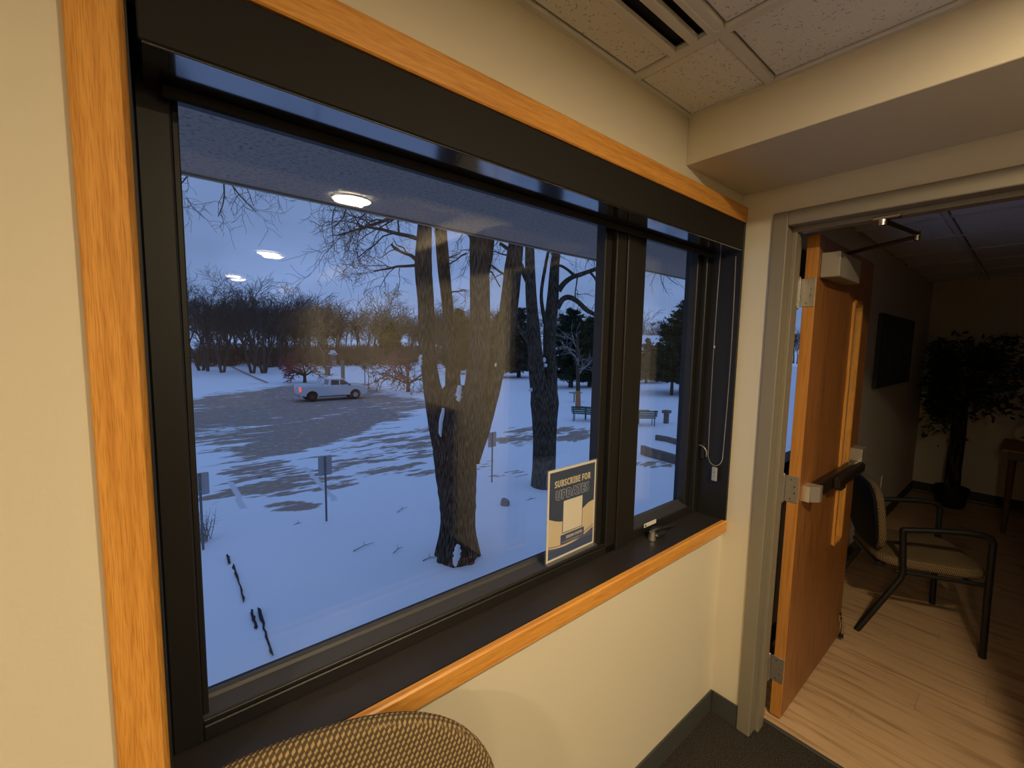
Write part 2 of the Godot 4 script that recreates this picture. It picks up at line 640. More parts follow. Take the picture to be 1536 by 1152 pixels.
func build_room() -> void:
	# floor slabs
	struct("floor", mb().span(Vector3(-3.0, -0.12, -0.818), Vector3(2.035, 0.0, 9.0)), M.carpet, "dark brown flecked carpet in front of the window", "floor")
	# wall with the two windows
	var w := mb()
	var z0 := WALL_Z
	var z1 := -1.05
	w.span(Vector3(-3.0, -2.6, z1), Vector3(-0.012, 2.9, z0))
	w.span(Vector3(-0.012, -2.6, z1), Vector3(1.89, 0.878, z0))
	w.span(Vector3(-0.012, 2.19, z1), Vector3(1.89, 2.9, z0))
	w.span(Vector3(1.89, -2.6, z1), Vector3(2.40, 2.9, z0))
	w.span(Vector3(2.40, -2.6, z1), Vector3(4.15, 0.878, z0))
	w.span(Vector3(2.40, 2.19, z1), Vector3(4.15, 2.9, z0))
	w.span(Vector3(4.15, -2.6, z1), Vector3(7.15, 2.9, z0))
	struct("wall_front", w, M.wall_paint, "cream painted wall around the black framed window", "wall")
	# wall with the door
	w = mb()
	w.span(Vector3(END_X, -0.12, -0.818), Vector3(2.048, 2.9, -0.672))
	w.span(Vector3(END_X, 2.165, -0.672), Vector3(2.048, 2.9, 0.345))
	w.span(Vector3(END_X, -0.12, 0.345), Vector3(2.048, 2.9, 9.0))
	struct("wall_right", w, M.wall_paint, "cream painted wall around the open door", "wall")
	struct("wall_left", mb().span(Vector3(-3.15, -0.12, -0.818), Vector3(-3.0, 2.9, 9.0)), M.wall_paint, "cream side wall of the room behind the viewer", "wall")
	struct("wall_back", mb().span(Vector3(-3.15, -0.12, 9.0), Vector3(2.048, 2.9, 9.15)), M.wall_paint, "cream wall closing the room opposite the window", "wall")
	# bulkhead over the door: lit face towards the room, plain underside
	struct("ceiling_bulkhead", mb().span(Vector3(1.437, 2.287, -0.818), Vector3(END_X, 2.7, 9.0), 0.002), M.wall_paint, "cream boxed bulkhead running under the ceiling above the door", "bulkhead")
	# ceiling: slab, grid, tiles
	struct("ceiling_slab", mb().span(Vector3(-3.15, 2.72, -1.05), Vector3(7.15, 2.9, 9.15)), M.wall_paint_grey, "slab above the suspended ceiling", "ceiling")
	var c := struct("ceiling", mb().span(Vector3(-3.0, 2.47, -0.818), Vector3(1.437, 2.49, 9.0)), M.grid_paint, "suspended ceiling of speckled off-white tiles in a painted grid", "ceiling")
	var grid := mb()
	var xs := [1.118]
	var zs := [-0.56]
	while xs[-1] > -3.0:
		xs.append(xs[-1] - 0.61)
	while zs[-1] < 9.0:
		zs.append(zs[-1] + 0.61)
	for x in xs:
		if x > -3.0:
			grid.span(Vector3(x - 0.012, 2.44, -0.818), Vector3(x + 0.012, 2.462, 9.0))
	for z in zs:
		if z < 9.0:
			grid.span(Vector3(-3.0, 2.4402, z - 0.012), Vector3(1.437, 2.462, z + 0.012))
	grid.span(Vector3(-3.0, 2.4404, -0.818), Vector3(1.437, 2.462, -0.803))
	grid.span(Vector3(1.422, 2.4406, -0.818), Vector3(1.437, 2.462, 9.0))
	part("ceiling_grid", grid, M.grid_paint, c)
	var full := mb().box(Vector3.ZERO, Vector3(0.578, 0.014, 0.578), 0.005).mesh()
	var edge := mb().box(Vector3.ZERO, Vector3(0.285, 0.014, 0.578), 0.005).mesh()
	for i in xs.size() - 1:
		for j in zs.size() - 1:
			piece("ceiling_tile", full, M.ceiling_tile, c, Vector3(xs[i] - 0.305, 2.455, zs[j] + 0.305))
	for j in zs.size() - 1:
		piece("ceiling_tile", edge, M.ceiling_tile, c, Vector3(1.118 + 0.1575, 2.455, zs[j] + 0.305))
	# the border by the window: cut tile strip, slot air diffuser, and a small loose tile by the bulkhead
	for i in xs.size() - 1:
		part("border_tile", mb().box(Vector3(xs[i] - 0.305, 2.455, -0.747), Vector3(0.58, 0.014, 0.104), 0.004), M.ceiling_tile, c)
	part("small_loose_tile", mb().box(Vector3(1.277, 2.449, -0.688), Vector3(0.286, 0.014, 0.226), 0.004), M.ceiling_tile, c)
	part("tile_gap", mb().box(Vector3(1.277, 2.466, -0.688), Vector3(0.29, 0.003, 0.235)), M.slot_black, c)
	var d := thing("slot_air_diffuser", "white slot air diffuser with two long black slots in the ceiling", "air vent", Vector3(-0.75, 2.44, -0.625))
	part("slot_opening", mb().box(Vector3(0, 0.024, 0), Vector3(3.70, 0.004, 0.12)), M.slot_black, d)
	for k in [[-0.056, 0.022], [0.004, 0.024], [0.049, 0.016]]:
		part("diffuser_bar", mb().box(Vector3(0, 0.006, k[0]), Vector3(3.70, 0.016, k[1]), 0.002), M.grid_paint, d)
	part("end_plate", mb().box(Vector3(1.852, 0.006, 0), Vector3(0.012, 0.016, 0.13), 0.002), M.grid_paint, d)
	# baseboards
	struct("baseboard_front", mb().span(Vector3(-3.0, 0.0, -0.818), Vector3(END_X, 0.104, -0.811), 0.003), M.rubber_base, "dark grey rubber baseboard under the window", "baseboard")
	struct("baseboard_right", mb().span(Vector3(END_X - 0.007, 0.0, -0.811), Vector3(END_X, 0.104, -0.697), 0.003), M.rubber_base, "short dark grey rubber baseboard beside the door frame", "baseboard")
	struct("baseboard_back", mb().span(Vector3(-3.0, 0.0, 8.993), Vector3(END_X, 0.104, 9.0)), M.rubber_base, "dark grey rubber baseboard along the wall opposite the window", "baseboard")
	# lamps
	for z in [0.50, 2.65, 4.80]:
		downlight(Vector3(0.885, 2.44, z), "round warm downlight mirrored in the window glass")
	for z in [0.50, 2.65, 4.80]:
		downlight(Vector3(-1.75, 2.44, z), "round warm downlight over the side wall, away from the bulkhead")
	# added, unseen cupboard behind the viewer, so the glass mirrors a dark lower band
	var cb := thing("added_cupboard", "added unseen dark brown cupboard along the door wall, there for its dark reflection in the glass", "cupboard", Vector3(1.68, 0, 3.6))
	part("body", mb().span(Vector3(-0.20, 0.06, -2.6), Vector3(0.215, 1.08, 2.6), 0.004), M.dark_wood, cb)
	part("top", mb().span(Vector3(-0.225, 1.08, -2.63), Vector3(0.215, 1.11, 2.63), 0.004), M.dark_wood, cb)
	part("plinth", mb().span(Vector3(-0.17, 0.0, -2.58), Vector3(0.20, 0.06, 2.58)), M.rubber_base, cb)
	for k in 8:
		var dr := part("cupboard_door", mb().span(Vector3(-0.218, 0.09, -2.58 + 0.648 * k), Vector3(-0.20, 1.06, -1.94 + 0.648 * k), 0.003), M.dark_wood, cb)
		part("knob", mb().blob(Vector3(-0.23, 0.85, -2.02 + 0.648 * k), Vector3.ONE * 0.014, 8, 6), M.satin_steel, dr)
	# soffit over the window outside
	struct("roof_soffit", mb().span(Vector3(-8.0, 2.585, -3.1), Vector3(14.0, 2.95, -1.05)), M.soffit_concrete, "rough grey concrete roof overhang seen through the top of the window", "soffit")
	struct("trim_5", mb().span(Vector3(-8.0, 2.572, -3.13), Vector3(14.0, 3.2, -3.1)), M.frame_paint, "thin dark drip edge along the roof overhang outside", "trim")


func build_window() -> void:
	# oak casing: left upright, head and stool
	var f := -0.796
	struct("trim_1", mb().span(Vector3(-0.0715, 0.40, WALL_Z), Vector3(-0.0105, 2.238, f - 0.013), 0.002), M.oak_up, "honey oak upright casing left of the window", "trim")
	struct("trim_2", mb().span(Vector3(-0.0105, 2.176, WALL_Z), Vector3(END_X, 2.238, f), 0.003), M.oak_along, "honey oak head casing above the black shade box", "trim")
	struct("trim_3", mb().span(Vector3(-0.0105, 0.860, WALL_Z), Vector3(END_X, 0.912, f), 0.004), M.oak_along, "honey oak edging below the window sill", "trim")
	# black lining of the recess
	var z := -0.93
	var l := mb()
	l.span(Vector3(-0.012, 0.89, -1.0), Vector3(-0.0095, 2.18, -0.798))
	l.span(Vector3(1.884, 0.89, -1.0), Vector3(1.897, 2.18, -0.8), 0.001)
	struct("trim_4", l, M.black_frame, "black jamb boards lining the window recess", "trim")
	struct("window_sill", mb().span(Vector3(-0.0095, 0.880, -1.0), Vector3(1.884, 0.911, -0.8185)), M.sill_paint, "black painted sill board inside the window recess", "sill")
	# window unit
	var w := struct("window_1", mb().span(Vector3(-0.0095, 2.086, -1.03), Vector3(1.884, 2.18, -0.932), 0.002), M.black_frame, "black framed window of one fixed pane and one narrow casement", "window")
	var gz := -0.988
	# fixed light
	part("stile", mb().span(Vector3(-0.0095, 0.911, -1.03), Vector3(0.0365, 2.088, z), 0.003), M.black_frame, w)
	part("glazing_bead", mb().span(Vector3(0.0365, 0.95, -0.985), Vector3(0.047, 2.088, -0.945), 0.002), M.black_frame, w)
	part("bottom_rail", mb().span(Vector3(0.0365, 0.911, -1.03), Vector3(1.277, 0.941, z), 0.002), M.black_frame, w)
	part("bottom_rail_step", mb().span(Vector3(0.0365, 0.941, -1.03), Vector3(1.277, 0.949, z - 0.006), 0.0015), M.black_frame, w)
	# sloping glazing ledge
	var pr := mb()
	pr.x = Transform3D(Basis(Vector3(0, 0, 1), Vector3(0, 1, 0), Vector3(-1, 0, 0)), Vector3.ZERO)
	pr.prism(PackedVector2Array([Vector2(-0.992, 0.945), Vector2(-0.940, 0.945), Vector2(-0.940, 0.953), Vector2(-0.978, 0.959), Vector2(-0.981, 0.966), Vector2(-0.987, 0.969), Vector2(-0.992, 0.969)]), -1.19, -0.0365)
	part("glazing_ledge", pr, M.black_satin, w)
	part("stile", mb().span(Vector3(1.222, 0.911, -1.0), Vector3(1.277, 2.088, z), 0.003), M.black_frame, w)
	part("glazing_bead", mb().span(Vector3(1.185, 0.949, -0.992), Vector3(1.222, 2.088, -0.95), 0.003), M.black_frame, w)
	part("mullion", mb().span(Vector3(1.277, 0.911, -1.03), Vector3(1.345, 2.088, z + 0.006), 0.003), M.black_frame, w)
	part("head_rail", mb().span(Vector3(0.0365, 2.079, -1.0), Vector3(1.222, 2.09, -0.94), 0.002), M.black_frame, w)
	# casement light
	var s := part("casement_sash", mb().span(Vector3(1.345, 0.911, -1.03), Vector3(1.40, 2.088, z - 0.004), 0.003), M.black_frame, w)
	part("sash_stile", mb().span(Vector3(1.818, 0.911, -0.992), Vector3(1.850, 2.088, -0.955), 0.003), M.black_frame, s)
	part("sash_rail", mb().span(Vector3(1.40, 0.911, -1.03), Vector3(1.85, 0.945, -0.938), 0.002), M.black_frame, s)
	pr = mb()
	pr.x = Transform3D(Basis(Vector3(0, 0, 1), Vector3(0, 1, 0), Vector3(-1, 0, 0)), Vector3.ZERO)
	pr.prism(PackedVector2Array([Vector2(-0.992, 0.943), Vector2(-0.944, 0.943), Vector2(-0.944, 0.948), Vector2(-0.980, 0.962), Vector2(-0.987, 0.967), Vector2(-0.992, 0.967)]), -1.82, -1.40)
	part("glazing_ledge", pr, M.black_satin, s)
	part("sash_rail", mb().span(Vector3(1.40, 2.079, -1.0), Vector3(1.85, 2.09, -0.94), 0.002), M.black_frame, s)
	part("stile", mb().span(Vector3(1.850, 0.911, -1.03), Vector3(1.884, 2.088, z), 0.003), M.black_frame, w)
	# double glazing: two sheets a little out of true, so that lamps mirror twice
	for k in [[0.03, 1.20, "w"], [1.39, 1.83, "s"]]:
		for e in [[gz, 0.0, 0.0], [gz - 0.016, 0.0035, 0.0045]]:
			var g := mb()
			var cx: float = (k[0] + k[1]) / 2
			g.x = Transform3D(Basis.from_euler(Vector3(e[1], e[2], 0)), Vector3(cx, 1.51, e[0]))
			var hw: float = (k[1] - k[0]) / 2
			g.quad(Vector3(-hw, -0.55, 0), Vector3(hw, -0.55, 0), Vector3(hw, 0.575, 0), Vector3(-hw, 0.575, 0))
			part("glass_pane", g, M.glass, w if k[2] == "w" else s)
	# casement crank with its folding handle and the small white sticker on the sash rail
	var cr := part("crank_operator", mb().box(Vector3(1.515, 0.921, -0.902), Vector3(0.075, 0.022, 0.045), 0.008), M.black_plastic, w)
	part("crank_handle", mb().tube([Vector3(1.475, 0.938, -0.905), Vector3(1.49, 0.948, -0.892), Vector3(1.535, 0.945, -0.885), Vector3(1.60, 0.935, -0.888), Vector3(1.645, 0.931, -0.893)], [0.011, 0.010, 0.007, 0.006, 0.004], 8), M.black_plastic, cr)
	part("crank_knob", mb().tube([Vector3(1.462, 0.912, -0.893), Vector3(1.464, 0.944, -0.893)], [0.015, 0.012], 10), M.satin_steel, cr)
	var st := part("sticker", mb().box(Vector3(1.515, 0.949, -0.936), Vector3(0.085, 0.016, 0.003), 0.0005), M.sticker, w)
	part("printed_mark", mb().box(Vector3(1.482, 0.949, -0.9343), Vector3(0.006, 0.010, 0.0006)), M.print_dark, st)
	# sash lock lever on the right stile
	var lk := part("sash_lock", mb().box(Vector3(1.880, 1.20, -0.916), Vector3(0.012, 0.075, 0.022), 0.004), M.black_plastic, w)
	var lv := mb()
	var arc := []
	for i in 9:
		var a := -0.3 + 2.3 * i / 8.0
		arc.append(Vector3(1.872, 1.17 + 0.035 * sin(a) + 0.02, -0.93 + 0.032 * cos(a) + 0.005))
	lv.tube(arc, [0.003], 6)
	part("lock_lever", lv, M.satin_steel, lk)
	# roller shade: cassette with a glossy underside, hem bar, bead chain
	var sh := thing("roller_shade", "black roller shade cassette spanning the top of the window", "window shade", Vector3(0, 2.066, -0.8))
	part("shade_cassette", mb().span(Vector3(0.0, 0.0, -0.128), Vector3(1.883, 0.108, 0.0), 0.002), M.black_cloth, sh)
	part("cassette_underside", mb().span(Vector3(0.003, -0.003, -0.126), Vector3(1.880, 0.001, -0.003), 0.001), M.black_anodised, sh)
	part("hem_bar", mb().span(Vector3(0.024, -0.022, -0.113), Vector3(1.86, -0.002, -0.104), 0.003), M.black_cloth, sh)
	var ch := mb()
	var pts := []
	for i in 40:
		pts.append(Vector3(1.868, -0.002 - 0.87 * i / 40.0, -0.085 - 0.004 * sin(i * 0.08)))
	for i in 13:
		var a := PI * i / 12.0
		pts.append(Vector3(1.868, -0.872 - 0.045 * sin(a), -0.053 - 0.032 * cos(a)))
	for i in 40:
		pts.append(Vector3(1.868, -0.872 + 0.87 * i / 40.0, -0.021 + 0.006 * sin(i * 0.08)))
	# beads strung on a cord, joined into one part
	var walk := 0.0
	for i in pts.size() - 1:
		var a: Vector3 = pts[i]
		var b: Vector3 = pts[i + 1]
		while walk < a.distance_to(b):
			ch.blob(a + (b - a).normalized() * walk, Vector3.ONE * 0.0021, 6, 4)
			walk += 0.0062
		walk -= a.distance_to(b)
	ch.tube(pts, [0.0007], 4)
	part("bead_chain", ch, M.chain_steel, sh)
	part("chain_connector", mb().blob(Vector3(1.868, -0.40, -0.087), Vector3(0.0035, 0.007, 0.0035), 8, 6), M.sticker, sh)
	var tn := part("chain_tensioner", mb().box(Vector3(1.868, -0.955, -0.052), Vector3(0.008, 0.062, 0.024), 0.003), M.clear_plastic, sh)
	part("tensioner_screw", mb().tube([Vector3(1.862, -0.945, -0.052), Vector3(1.8665, -0.945, -0.052)], [0.004], 8), M.steel, tn)

	build_sign_holder()


func words(text: String, size: float, m: Material, parent: Node3D, at: Vector3, called: String, bold := 0.0, xs := 1.0, deep := 0.0008) -> MeshInstance3D:
	var tm := TextMesh.new()
	tm.text = text
	var fnt := SystemFont.new()
	fnt.font_names = PackedStringArray(["Droid Sans"])
	fnt.font_weight = 700
	var fv := FontVariation.new()
	fv.base_font = fnt
	fv.variation_embolden = bold
	tm.font = fv
	tm.font_size = 48
	tm.pixel_size = size / 48.0
	tm.depth = deep / maxf(0.0001, 1.0)
	tm.curve_step = 1.0
	var o := MeshInstance3D.new()
	o.name = called
	o.mesh = tm
	o.material_override = m
	parent.add_child(o, true)
	o.position = at
	o.scale = Vector3(xs, 1, 1)
	return o


func build_sign_holder() -> void:
	# acrylic holder with a printed sheet, standing on the glazing ledge against the stile
	var w := 0.247
	var h := 0.309
	var t := thing("sign_holder", "clear acrylic sign holder with navy and cream printed sheet on the window ledge", "sign", Vector3(1.052, 0.962, -0.943), deg_to_rad(1.5))
	part("acrylic_front", mb().box(Vector3(0, h / 2, 0.0035), Vector3(w, h, 0.002)), M.acrylic, t)
	part("acrylic_back", mb().box(Vector3(0, h / 2, -0.003), Vector3(w, h, 0.002)), M.acrylic, t)
	part("acrylic_foot", mb().box(Vector3(0, 0.0015, 0.006), Vector3(w, 0.003, 0.018), 0.001), M.acrylic, t)
	var s := part("printed_sheet", mb().box(Vector3(0, h / 2, 0), Vector3(w - 0.006, h - 0.006, 0.0012)), M.paper, t)
	var iw := (w - 0.022) / 2
	var zz := 0.0007
	part("cream_field", mb().box(Vector3(0, h / 2, zz), Vector3(iw * 2, h - 0.022, 0.0004)), M.print_cream, s)
	# navy upper field with a bowed lower edge
	var top := h - 0.011
	var poly := PackedVector2Array([Vector2(-iw, top), Vector2(-iw, 0.148)])
	var line := []
	for i in 17:
		var k := i / 16.0
		var y := 0.148 - 0.030 * sin(PI * minf(k * 1.15, 1.0)) * (1.0 - 0.3 * k) + 0.016 * k * k
		poly.append(Vector2(lerpf(-iw, iw, k), y))
		line.append(Vector3(lerpf(-iw, iw, k), y, zz + 0.0004))
	poly.append(Vector2(iw, top))
	part("navy_field", mb().prism(poly, zz + 0.0002, zz + 0.0005), M.print_navy, s)
	# navy foot with a rising right corner, and its pale line
	poly = PackedVector2Array([Vector2(-iw, 0.0105), Vector2(iw, 0.0105)])
	var sw := []
	for i in 17:
		var k := 1.0 - i / 16.0
		var y := 0.048 - 0.055 * k + 0.072 * k * k
		poly.append(Vector2(lerpf(-iw, iw, k), y))
		sw.append(Vector3(lerpf(-iw, iw, k), y + 0.006 + 0.004 * k, zz + 0.0005))
	part("navy_foot", mb().prism(poly, zz + 0.0002, zz + 0.0005), M.print_blue, s)
	part("swoosh_line", mb().tube(sw, [0.0012], 4), M.print_blue, s)
	part("blank_code_frame", mb().box(Vector3(0.002, 0.140, zz + 0.0006), Vector3(0.100, 0.112, 0.0004)), M.print_blue, s)
	part("blank_code_panel", mb().box(Vector3(0.002, 0.140, zz + 0.0009), Vector3(0.095, 0.107, 0.0004)), M.paper, s)
	words("SUBSCRIBE FOR", 0.030, M.print_cream, s, Vector3(-0.001, 0.256, zz + 0.0010), "headline", 0.25, 0.80)
	for k in 8:
		var a := TAU * k / 8.0
		words("UPDATES", 0.040, M.print_line, s, Vector3(-0.001 + 0.0024 * cos(a), 0.218 + 0.0024 * sin(a), zz + 0.0008), "headline_outline", 0.0, 0.98)
	words("UPDATES", 0.040, M.print_navy, s, Vector3(-0.001, 0.218, zz + 0.0010), "headline_fill", 0.0, 0.98)
	part("name_bar", mb().box(Vector3(0.004, 0.062, zz + 0.0006), Vector3(0.118, 0.034, 0.0004)), M.print_blue, s)
	words("SENIOR CENTER", 0.0125, M.print_cream, s, Vector3(0.012, 0.066, zz + 0.0010), "name_text", 0.4, 0.86)
	part("name_rule", mb().box(Vector3(0.004, 0.053, zz + 0.0009), Vector3(0.105, 0.0012, 0.0004)), M.print_line, s)


func build_door() -> void:
	# hollow metal frame
	var fx := END_X - 0.011
	var bx := 2.06
	var fr := struct("door_frame", mb().span(Vector3(fx, 0.0, -0.697), Vector3(bx, 2.19, -0.644), 0.003), M.frame_paint, "taupe painted metal door frame", "door frame")
	part("stop", mb().span(Vector3(1.944, 0.0, -0.645), Vector3(1.998, 2.1185, -0.628), 0.002), M.frame_paint, fr)
	part("head", mb().span(Vector3(fx, 2.135, -0.644), Vector3(bx, 2.19, 0.276), 0.003), M.frame_paint, fr)
	part("head_stop", mb().span(Vector3(1.944, 2.118, -0.644), Vector3(1.998, 2.136, 0.276), 0.002), M.frame_paint, fr)
	part("jamb", mb().span(Vector3(fx, 0.0, 0.276), Vector3(bx, 2.19, 0.329), 0.003), M.frame_paint, fr)
	part("stop", mb().span(Vector3(1.944, 0.0, 0.260), Vector3(1.998, 2.1185, 0.277), 0.002), M.frame_paint, fr)
	part("threshold_strip", mb().span(Vector3(2.028, -0.002, -0.644), Vector3(2.045, 0.004, 0.276), 0.002), M.rubber_base, fr)
	# door leaf, standing open at a right angle into the dark room
	var z0 := -0.634
	var z1 := -0.590
	var x0 := 2.086
	var x1 := 3.0
	var top := 2.128
	var la := 2.665
	var lb := 2.805
	var ya := 0.655
	var yb := 1.90
	var d := struct("door_1", mb().span(Vector3(x0, 0.012, z0), Vector3(x0 + 0.004, top, z1), 0.001), M.door_edge_oak, "reddish oak door standing open with a panic bar and narrow vision slot", "door")
	var s := mb()
	s.span(Vector3(x0 + 0.004, 0.012, z0), Vector3(la, top, z1))
	s.span(Vector3(lb, 0.012, z0), Vector3(x1, top, z1))
	s.span(Vector3(la, 0.012, z0), Vector3(lb, ya, z1))
	s.span(Vector3(la, yb, z0), Vector3(lb, top, z1))
	part("door_slab", s, M.door_oak, d)
	var lite := part("lite_frame", mb().span(Vector3(la - 0.012, ya, z1 - 0.004), Vector3(la + 0.010, yb, z1 + 0.010), 0.004), M.oak_up, d)
	part("lite_stop", mb().span(Vector3(lb - 0.010, ya, z1 - 0.018), Vector3(lb + 0.012, yb, z1 + 0.010), 0.004), M.oak_up, lite)
	part("lite_stop", mb().span(Vector3(la + 0.010, ya - 0.012, z1 - 0.018), Vector3(lb - 0.010, ya + 0.010, z1 + 0.010), 0.004), M.oak_up, lite)
	part("lite_stop", mb().span(Vector3(la + 0.010, yb - 0.010, z1 - 0.018), Vector3(lb - 0.010, yb + 0.012, z1 + 0.010), 0.004), M.oak_up, lite)
	var g := mb()
	g.quad(Vector3(la, ya, -0.612), Vector3(lb, ya, -0.612), Vector3(lb, yb, -0.612), Vector3(la, yb, -0.612))
	part("lite_glass", g, M.glass, lite)
	# hinges: leaf on the door edge, leaf on the jamb, knuckles
	for y in [1.897, 1.063, 0.232]:
		var h := part("hinge", mb().span(Vector3(x0 - 0.003, y - 0.058, -0.643), Vector3(x0 + 0.0005, y + 0.058, -0.592), 0.001), M.satin_steel, d)
		h.set_meta("label", "steel hinge with five knuckles")
		part("jamb_leaf", mb().span(Vector3(2.0, y - 0.058, -0.6455), Vector3(2.066, y + 0.058, -0.6425), 0.001), M.satin_steel, h)
		for k in 5:
			var yy: float = y - 0.0464 + 0.0232 * k
			part("knuckle", mb().tube([Vector3(2.074, yy - 0.0108, -0.648), Vector3(2.074, yy + 0.0108, -0.648)], [0.0075], 12), M.satin_steel, h)
		for e in [-1, 1]:
			part("hinge_tip", mb().blob(Vector3(2.074, y + e * 0.061, -0.648), Vector3(0.006, 0.007, 0.006), 8, 6), M.satin_steel, h)
		for e in [[-0.042, -0.622], [0.042, -0.622], [-0.014, -0.606], [0.014, -0.606]]:
			part("screw", mb().tube([Vector3(x0 - 0.0045, y + e[0], e[1]), Vector3(x0 - 0.002, y + e[0], e[1])], [0.0035], 8), M.steel, h)
	# panic bar
	var by := 1.045
	var bar := part("panic_bar", mb().span(Vector3(2.19, by - 0.030, z1), Vector3(2.93, by + 0.030, z1 + 0.040), 0.006), M.bronze, d)
	part("push_pad", mb().span(Vector3(2.40, by - 0.026, z1 + 0.038), Vector3(2.88, by + 0.026, z1 + 0.068), 0.010), M.bronze, bar)
	part("pad_slot", mb().span(Vector3(2.42, by + 0.0255, z1 + 0.046), Vector3(2.86, by + 0.0285, z1 + 0.054)), M.slot_black, bar)
	var cap := mb()
	cap.x = Transform3D(Basis(Vector3(1, 0, 0), Vector3(0, 0, -1), Vector3(0, 1, 0)), Vector3(0, by, z1))
	cap.prism(PackedVector2Array([Vector2(2.125, 0.0), Vector2(2.195, 0.0), Vector2(2.195, -0.056), Vector2(2.165, -0.056), Vector2(2.135, -0.030), Vector2(2.125, -0.028)]), -0.034, 0.034)
	part("end_cap", cap, M.bright_steel, bar)
	part("stop_block", mb().span(Vector3(2.50, by - 0.055, z1 + 0.020), Vector3(2.56, by - 0.022, z1 + 0.060), 0.008), M.black_plastic, bar)
	var hd := mb()
	hd.x = Transform3D(Basis(Vector3(1, 0, 0), Vector3(0, 1, 0), Vector3(0, 0, 1)), Vector3(0, 0, z1))
	hd.prism(PackedVector2Array([Vector2(2.865, by - 0.035), Vector2(2.985, by - 0.035), Vector2(2.985, by + 0.030), Vector2(2.968, by + 0.095), Vector2(2.865, by + 0.095)]), 0.0, 0.052)
	part("latch_case", hd, M.bright_steel, bar)
	# closer with its folding arm to the frame head
	var cl := part("door_closer", mb().span(Vector3(2.118, 1.958, z1), Vector3(2.43, 2.058, z1 + 0.066), 0.003), M.closer_paint, d)
	cl.set_meta("label", "pale grey closer box")
	var shoe := hit(1322, 329, 1, 2.112)
	shoe.x = clampf(shoe.x, 1.95, 2.05)
	var elbow := hit(1376, 355, 1, 2.085)
	var root := Vector3(2.30, 2.073, z1 + 0.03)
	part("closer_spindle", mb().tube([Vector3(2.30, 2.055, z1 + 0.03), Vector3(2.30, 2.08, z1 + 0.03)], [0.012], 12), M.bronze, cl)
	part("closer_arm", mb().tube([root, elbow], [0.009, 0.008], 8), M.bronze, cl)
	part("closer_arm", mb().tube([elbow + Vector3(0, 0.01, 0), shoe], [0.008], 8), M.bronze, cl)
	part("elbow_pin", mb().tube([elbow + Vector3(0, -0.014, 0), elbow + Vector3(0, 0.02, 0)], [0.010], 10), M.steel, cl)
	part("arm_shoe", mb().box(shoe + Vector3(0, 0.006, 0.012), Vector3(0.035, 0.010, 0.075), 0.003), M.steel, cl)
	part("shoe_stud", mb().tube([shoe + Vector3(0, -0.018, 0), shoe + Vector3(0, 0.004, 0)], [0.013, 0.015], 12), M.steel, cl)
	# kick-down holder
	var k := part("kick_down_holder", mb().span(Vector3(2.925, 0.120, z1), Vector3(2.965, 0.165, z1 + 0.012), 0.003), M.steel, d)
	part("holder_arm", mb().tube([Vector3(2.945, 0.142, z1 + 0.018), Vector3(2.947, 0.10, z1 + 0.024), Vector3(2.955, 0.045, z1 + 0.020)], [0.006, 0.007, 0.008], 8), M.steel, k)
	part("holder_foot", mb().tube([Vector3(2.955, 0.05, z1 + 0.020), Vector3(2.957, 0.024, z1 + 0.018)], [0.010, 0.012], 10), M.black_plastic, k)


func build_chair(label: String, at: Vector3, turn: float, back_top: float, back_mid: float, half: float, corner: float, inset: float) -> Node3D:
	# an arm chair facing +z: bent black tube sides, fabric seat, arched back with a black shell behind
	var t := thing("arm_chair", label, "chair", at, turn)
	for s in [-1.0, 1.0]:
		var x: float = s * 0.27
		var r := [0.0160]
		part("rear_leg", mb().tube([Vector3(x, 0.0, -0.28), Vector3(x, 0.36, -0.105), Vector3(x, 0.40, -0.095), Vector3(x, 0.655, -0.115)], r, 10), M.black_plastic, t)
		part("front_leg", mb().tube([Vector3(x, 0.0, 0.28), Vector3(x, 0.35, 0.27), Vector3(x, 0.65, 0.265)], r, 10), M.black_plastic, t)
		part("arm_rest", mb().tube([Vector3(x, 0.650, -0.118), Vector3(x, 0.668, 0.0), Vector3(x, 0.685, 0.15), Vector3(x, 0.683, 0.225), Vector3(x, 0.672, 0.255), Vector3(x, 0.645, 0.266)], [0.016, 0.015, 0.017, 0.017, 0.017, 0.016], 10), M.black_plastic, t)
		part("seat_rail", mb().tube([Vector3(x * 0.96, 0.40, -0.13), Vector3(x * 0.96, 0.405, 0.27)], [0.012], 8), M.black_plastic, t)
	part("cross_rail", mb().tube([Vector3(-0.26, 0.405, 0.20), Vector3(0.26, 0.405, 0.20)], [0.010], 8), M.black_plastic, t)
	# cushions: rounded outline swept between two faces
	part("seat", cushion(0.258, 0.255, 5.0, 0.055, 0.018, Transform3D(Basis(Vector3.RIGHT, Vector3(0, 0, -1), Vector3.UP), Vector3(0, 0.445, 0.045))), M.fabric, t)
	var lean := Basis(Vector3.RIGHT, -0.12)
	var bh := (back_top - back_mid)
	part("backrest", cushion(half, bh, corner, 0.040, 0.018, Transform3D(lean, Vector3(0, back_mid, -0.20))), M.fabric, t)
	part("back_shell", cushion(half - inset, bh - inset, corner, 0.016, 0.006, Transform3D(lean, Vector3(0, back_mid, -0.229))), M.black_shell, t)
	part("back_bracket", mb().span(Vector3(-0.20, 0.38, -0.20), Vector3(0.20, 0.41, -0.15), 0.006), M.black_plastic, t)
	for s in [-1.0, 1.0]:
		part("back_upright", mb().tube([Vector3(s * 0.17, 0.40, -0.17), Vector3(s * 0.17, back_mid - 0.02, -0.232)], [0.010], 8), M.black_plastic, t)
	return t


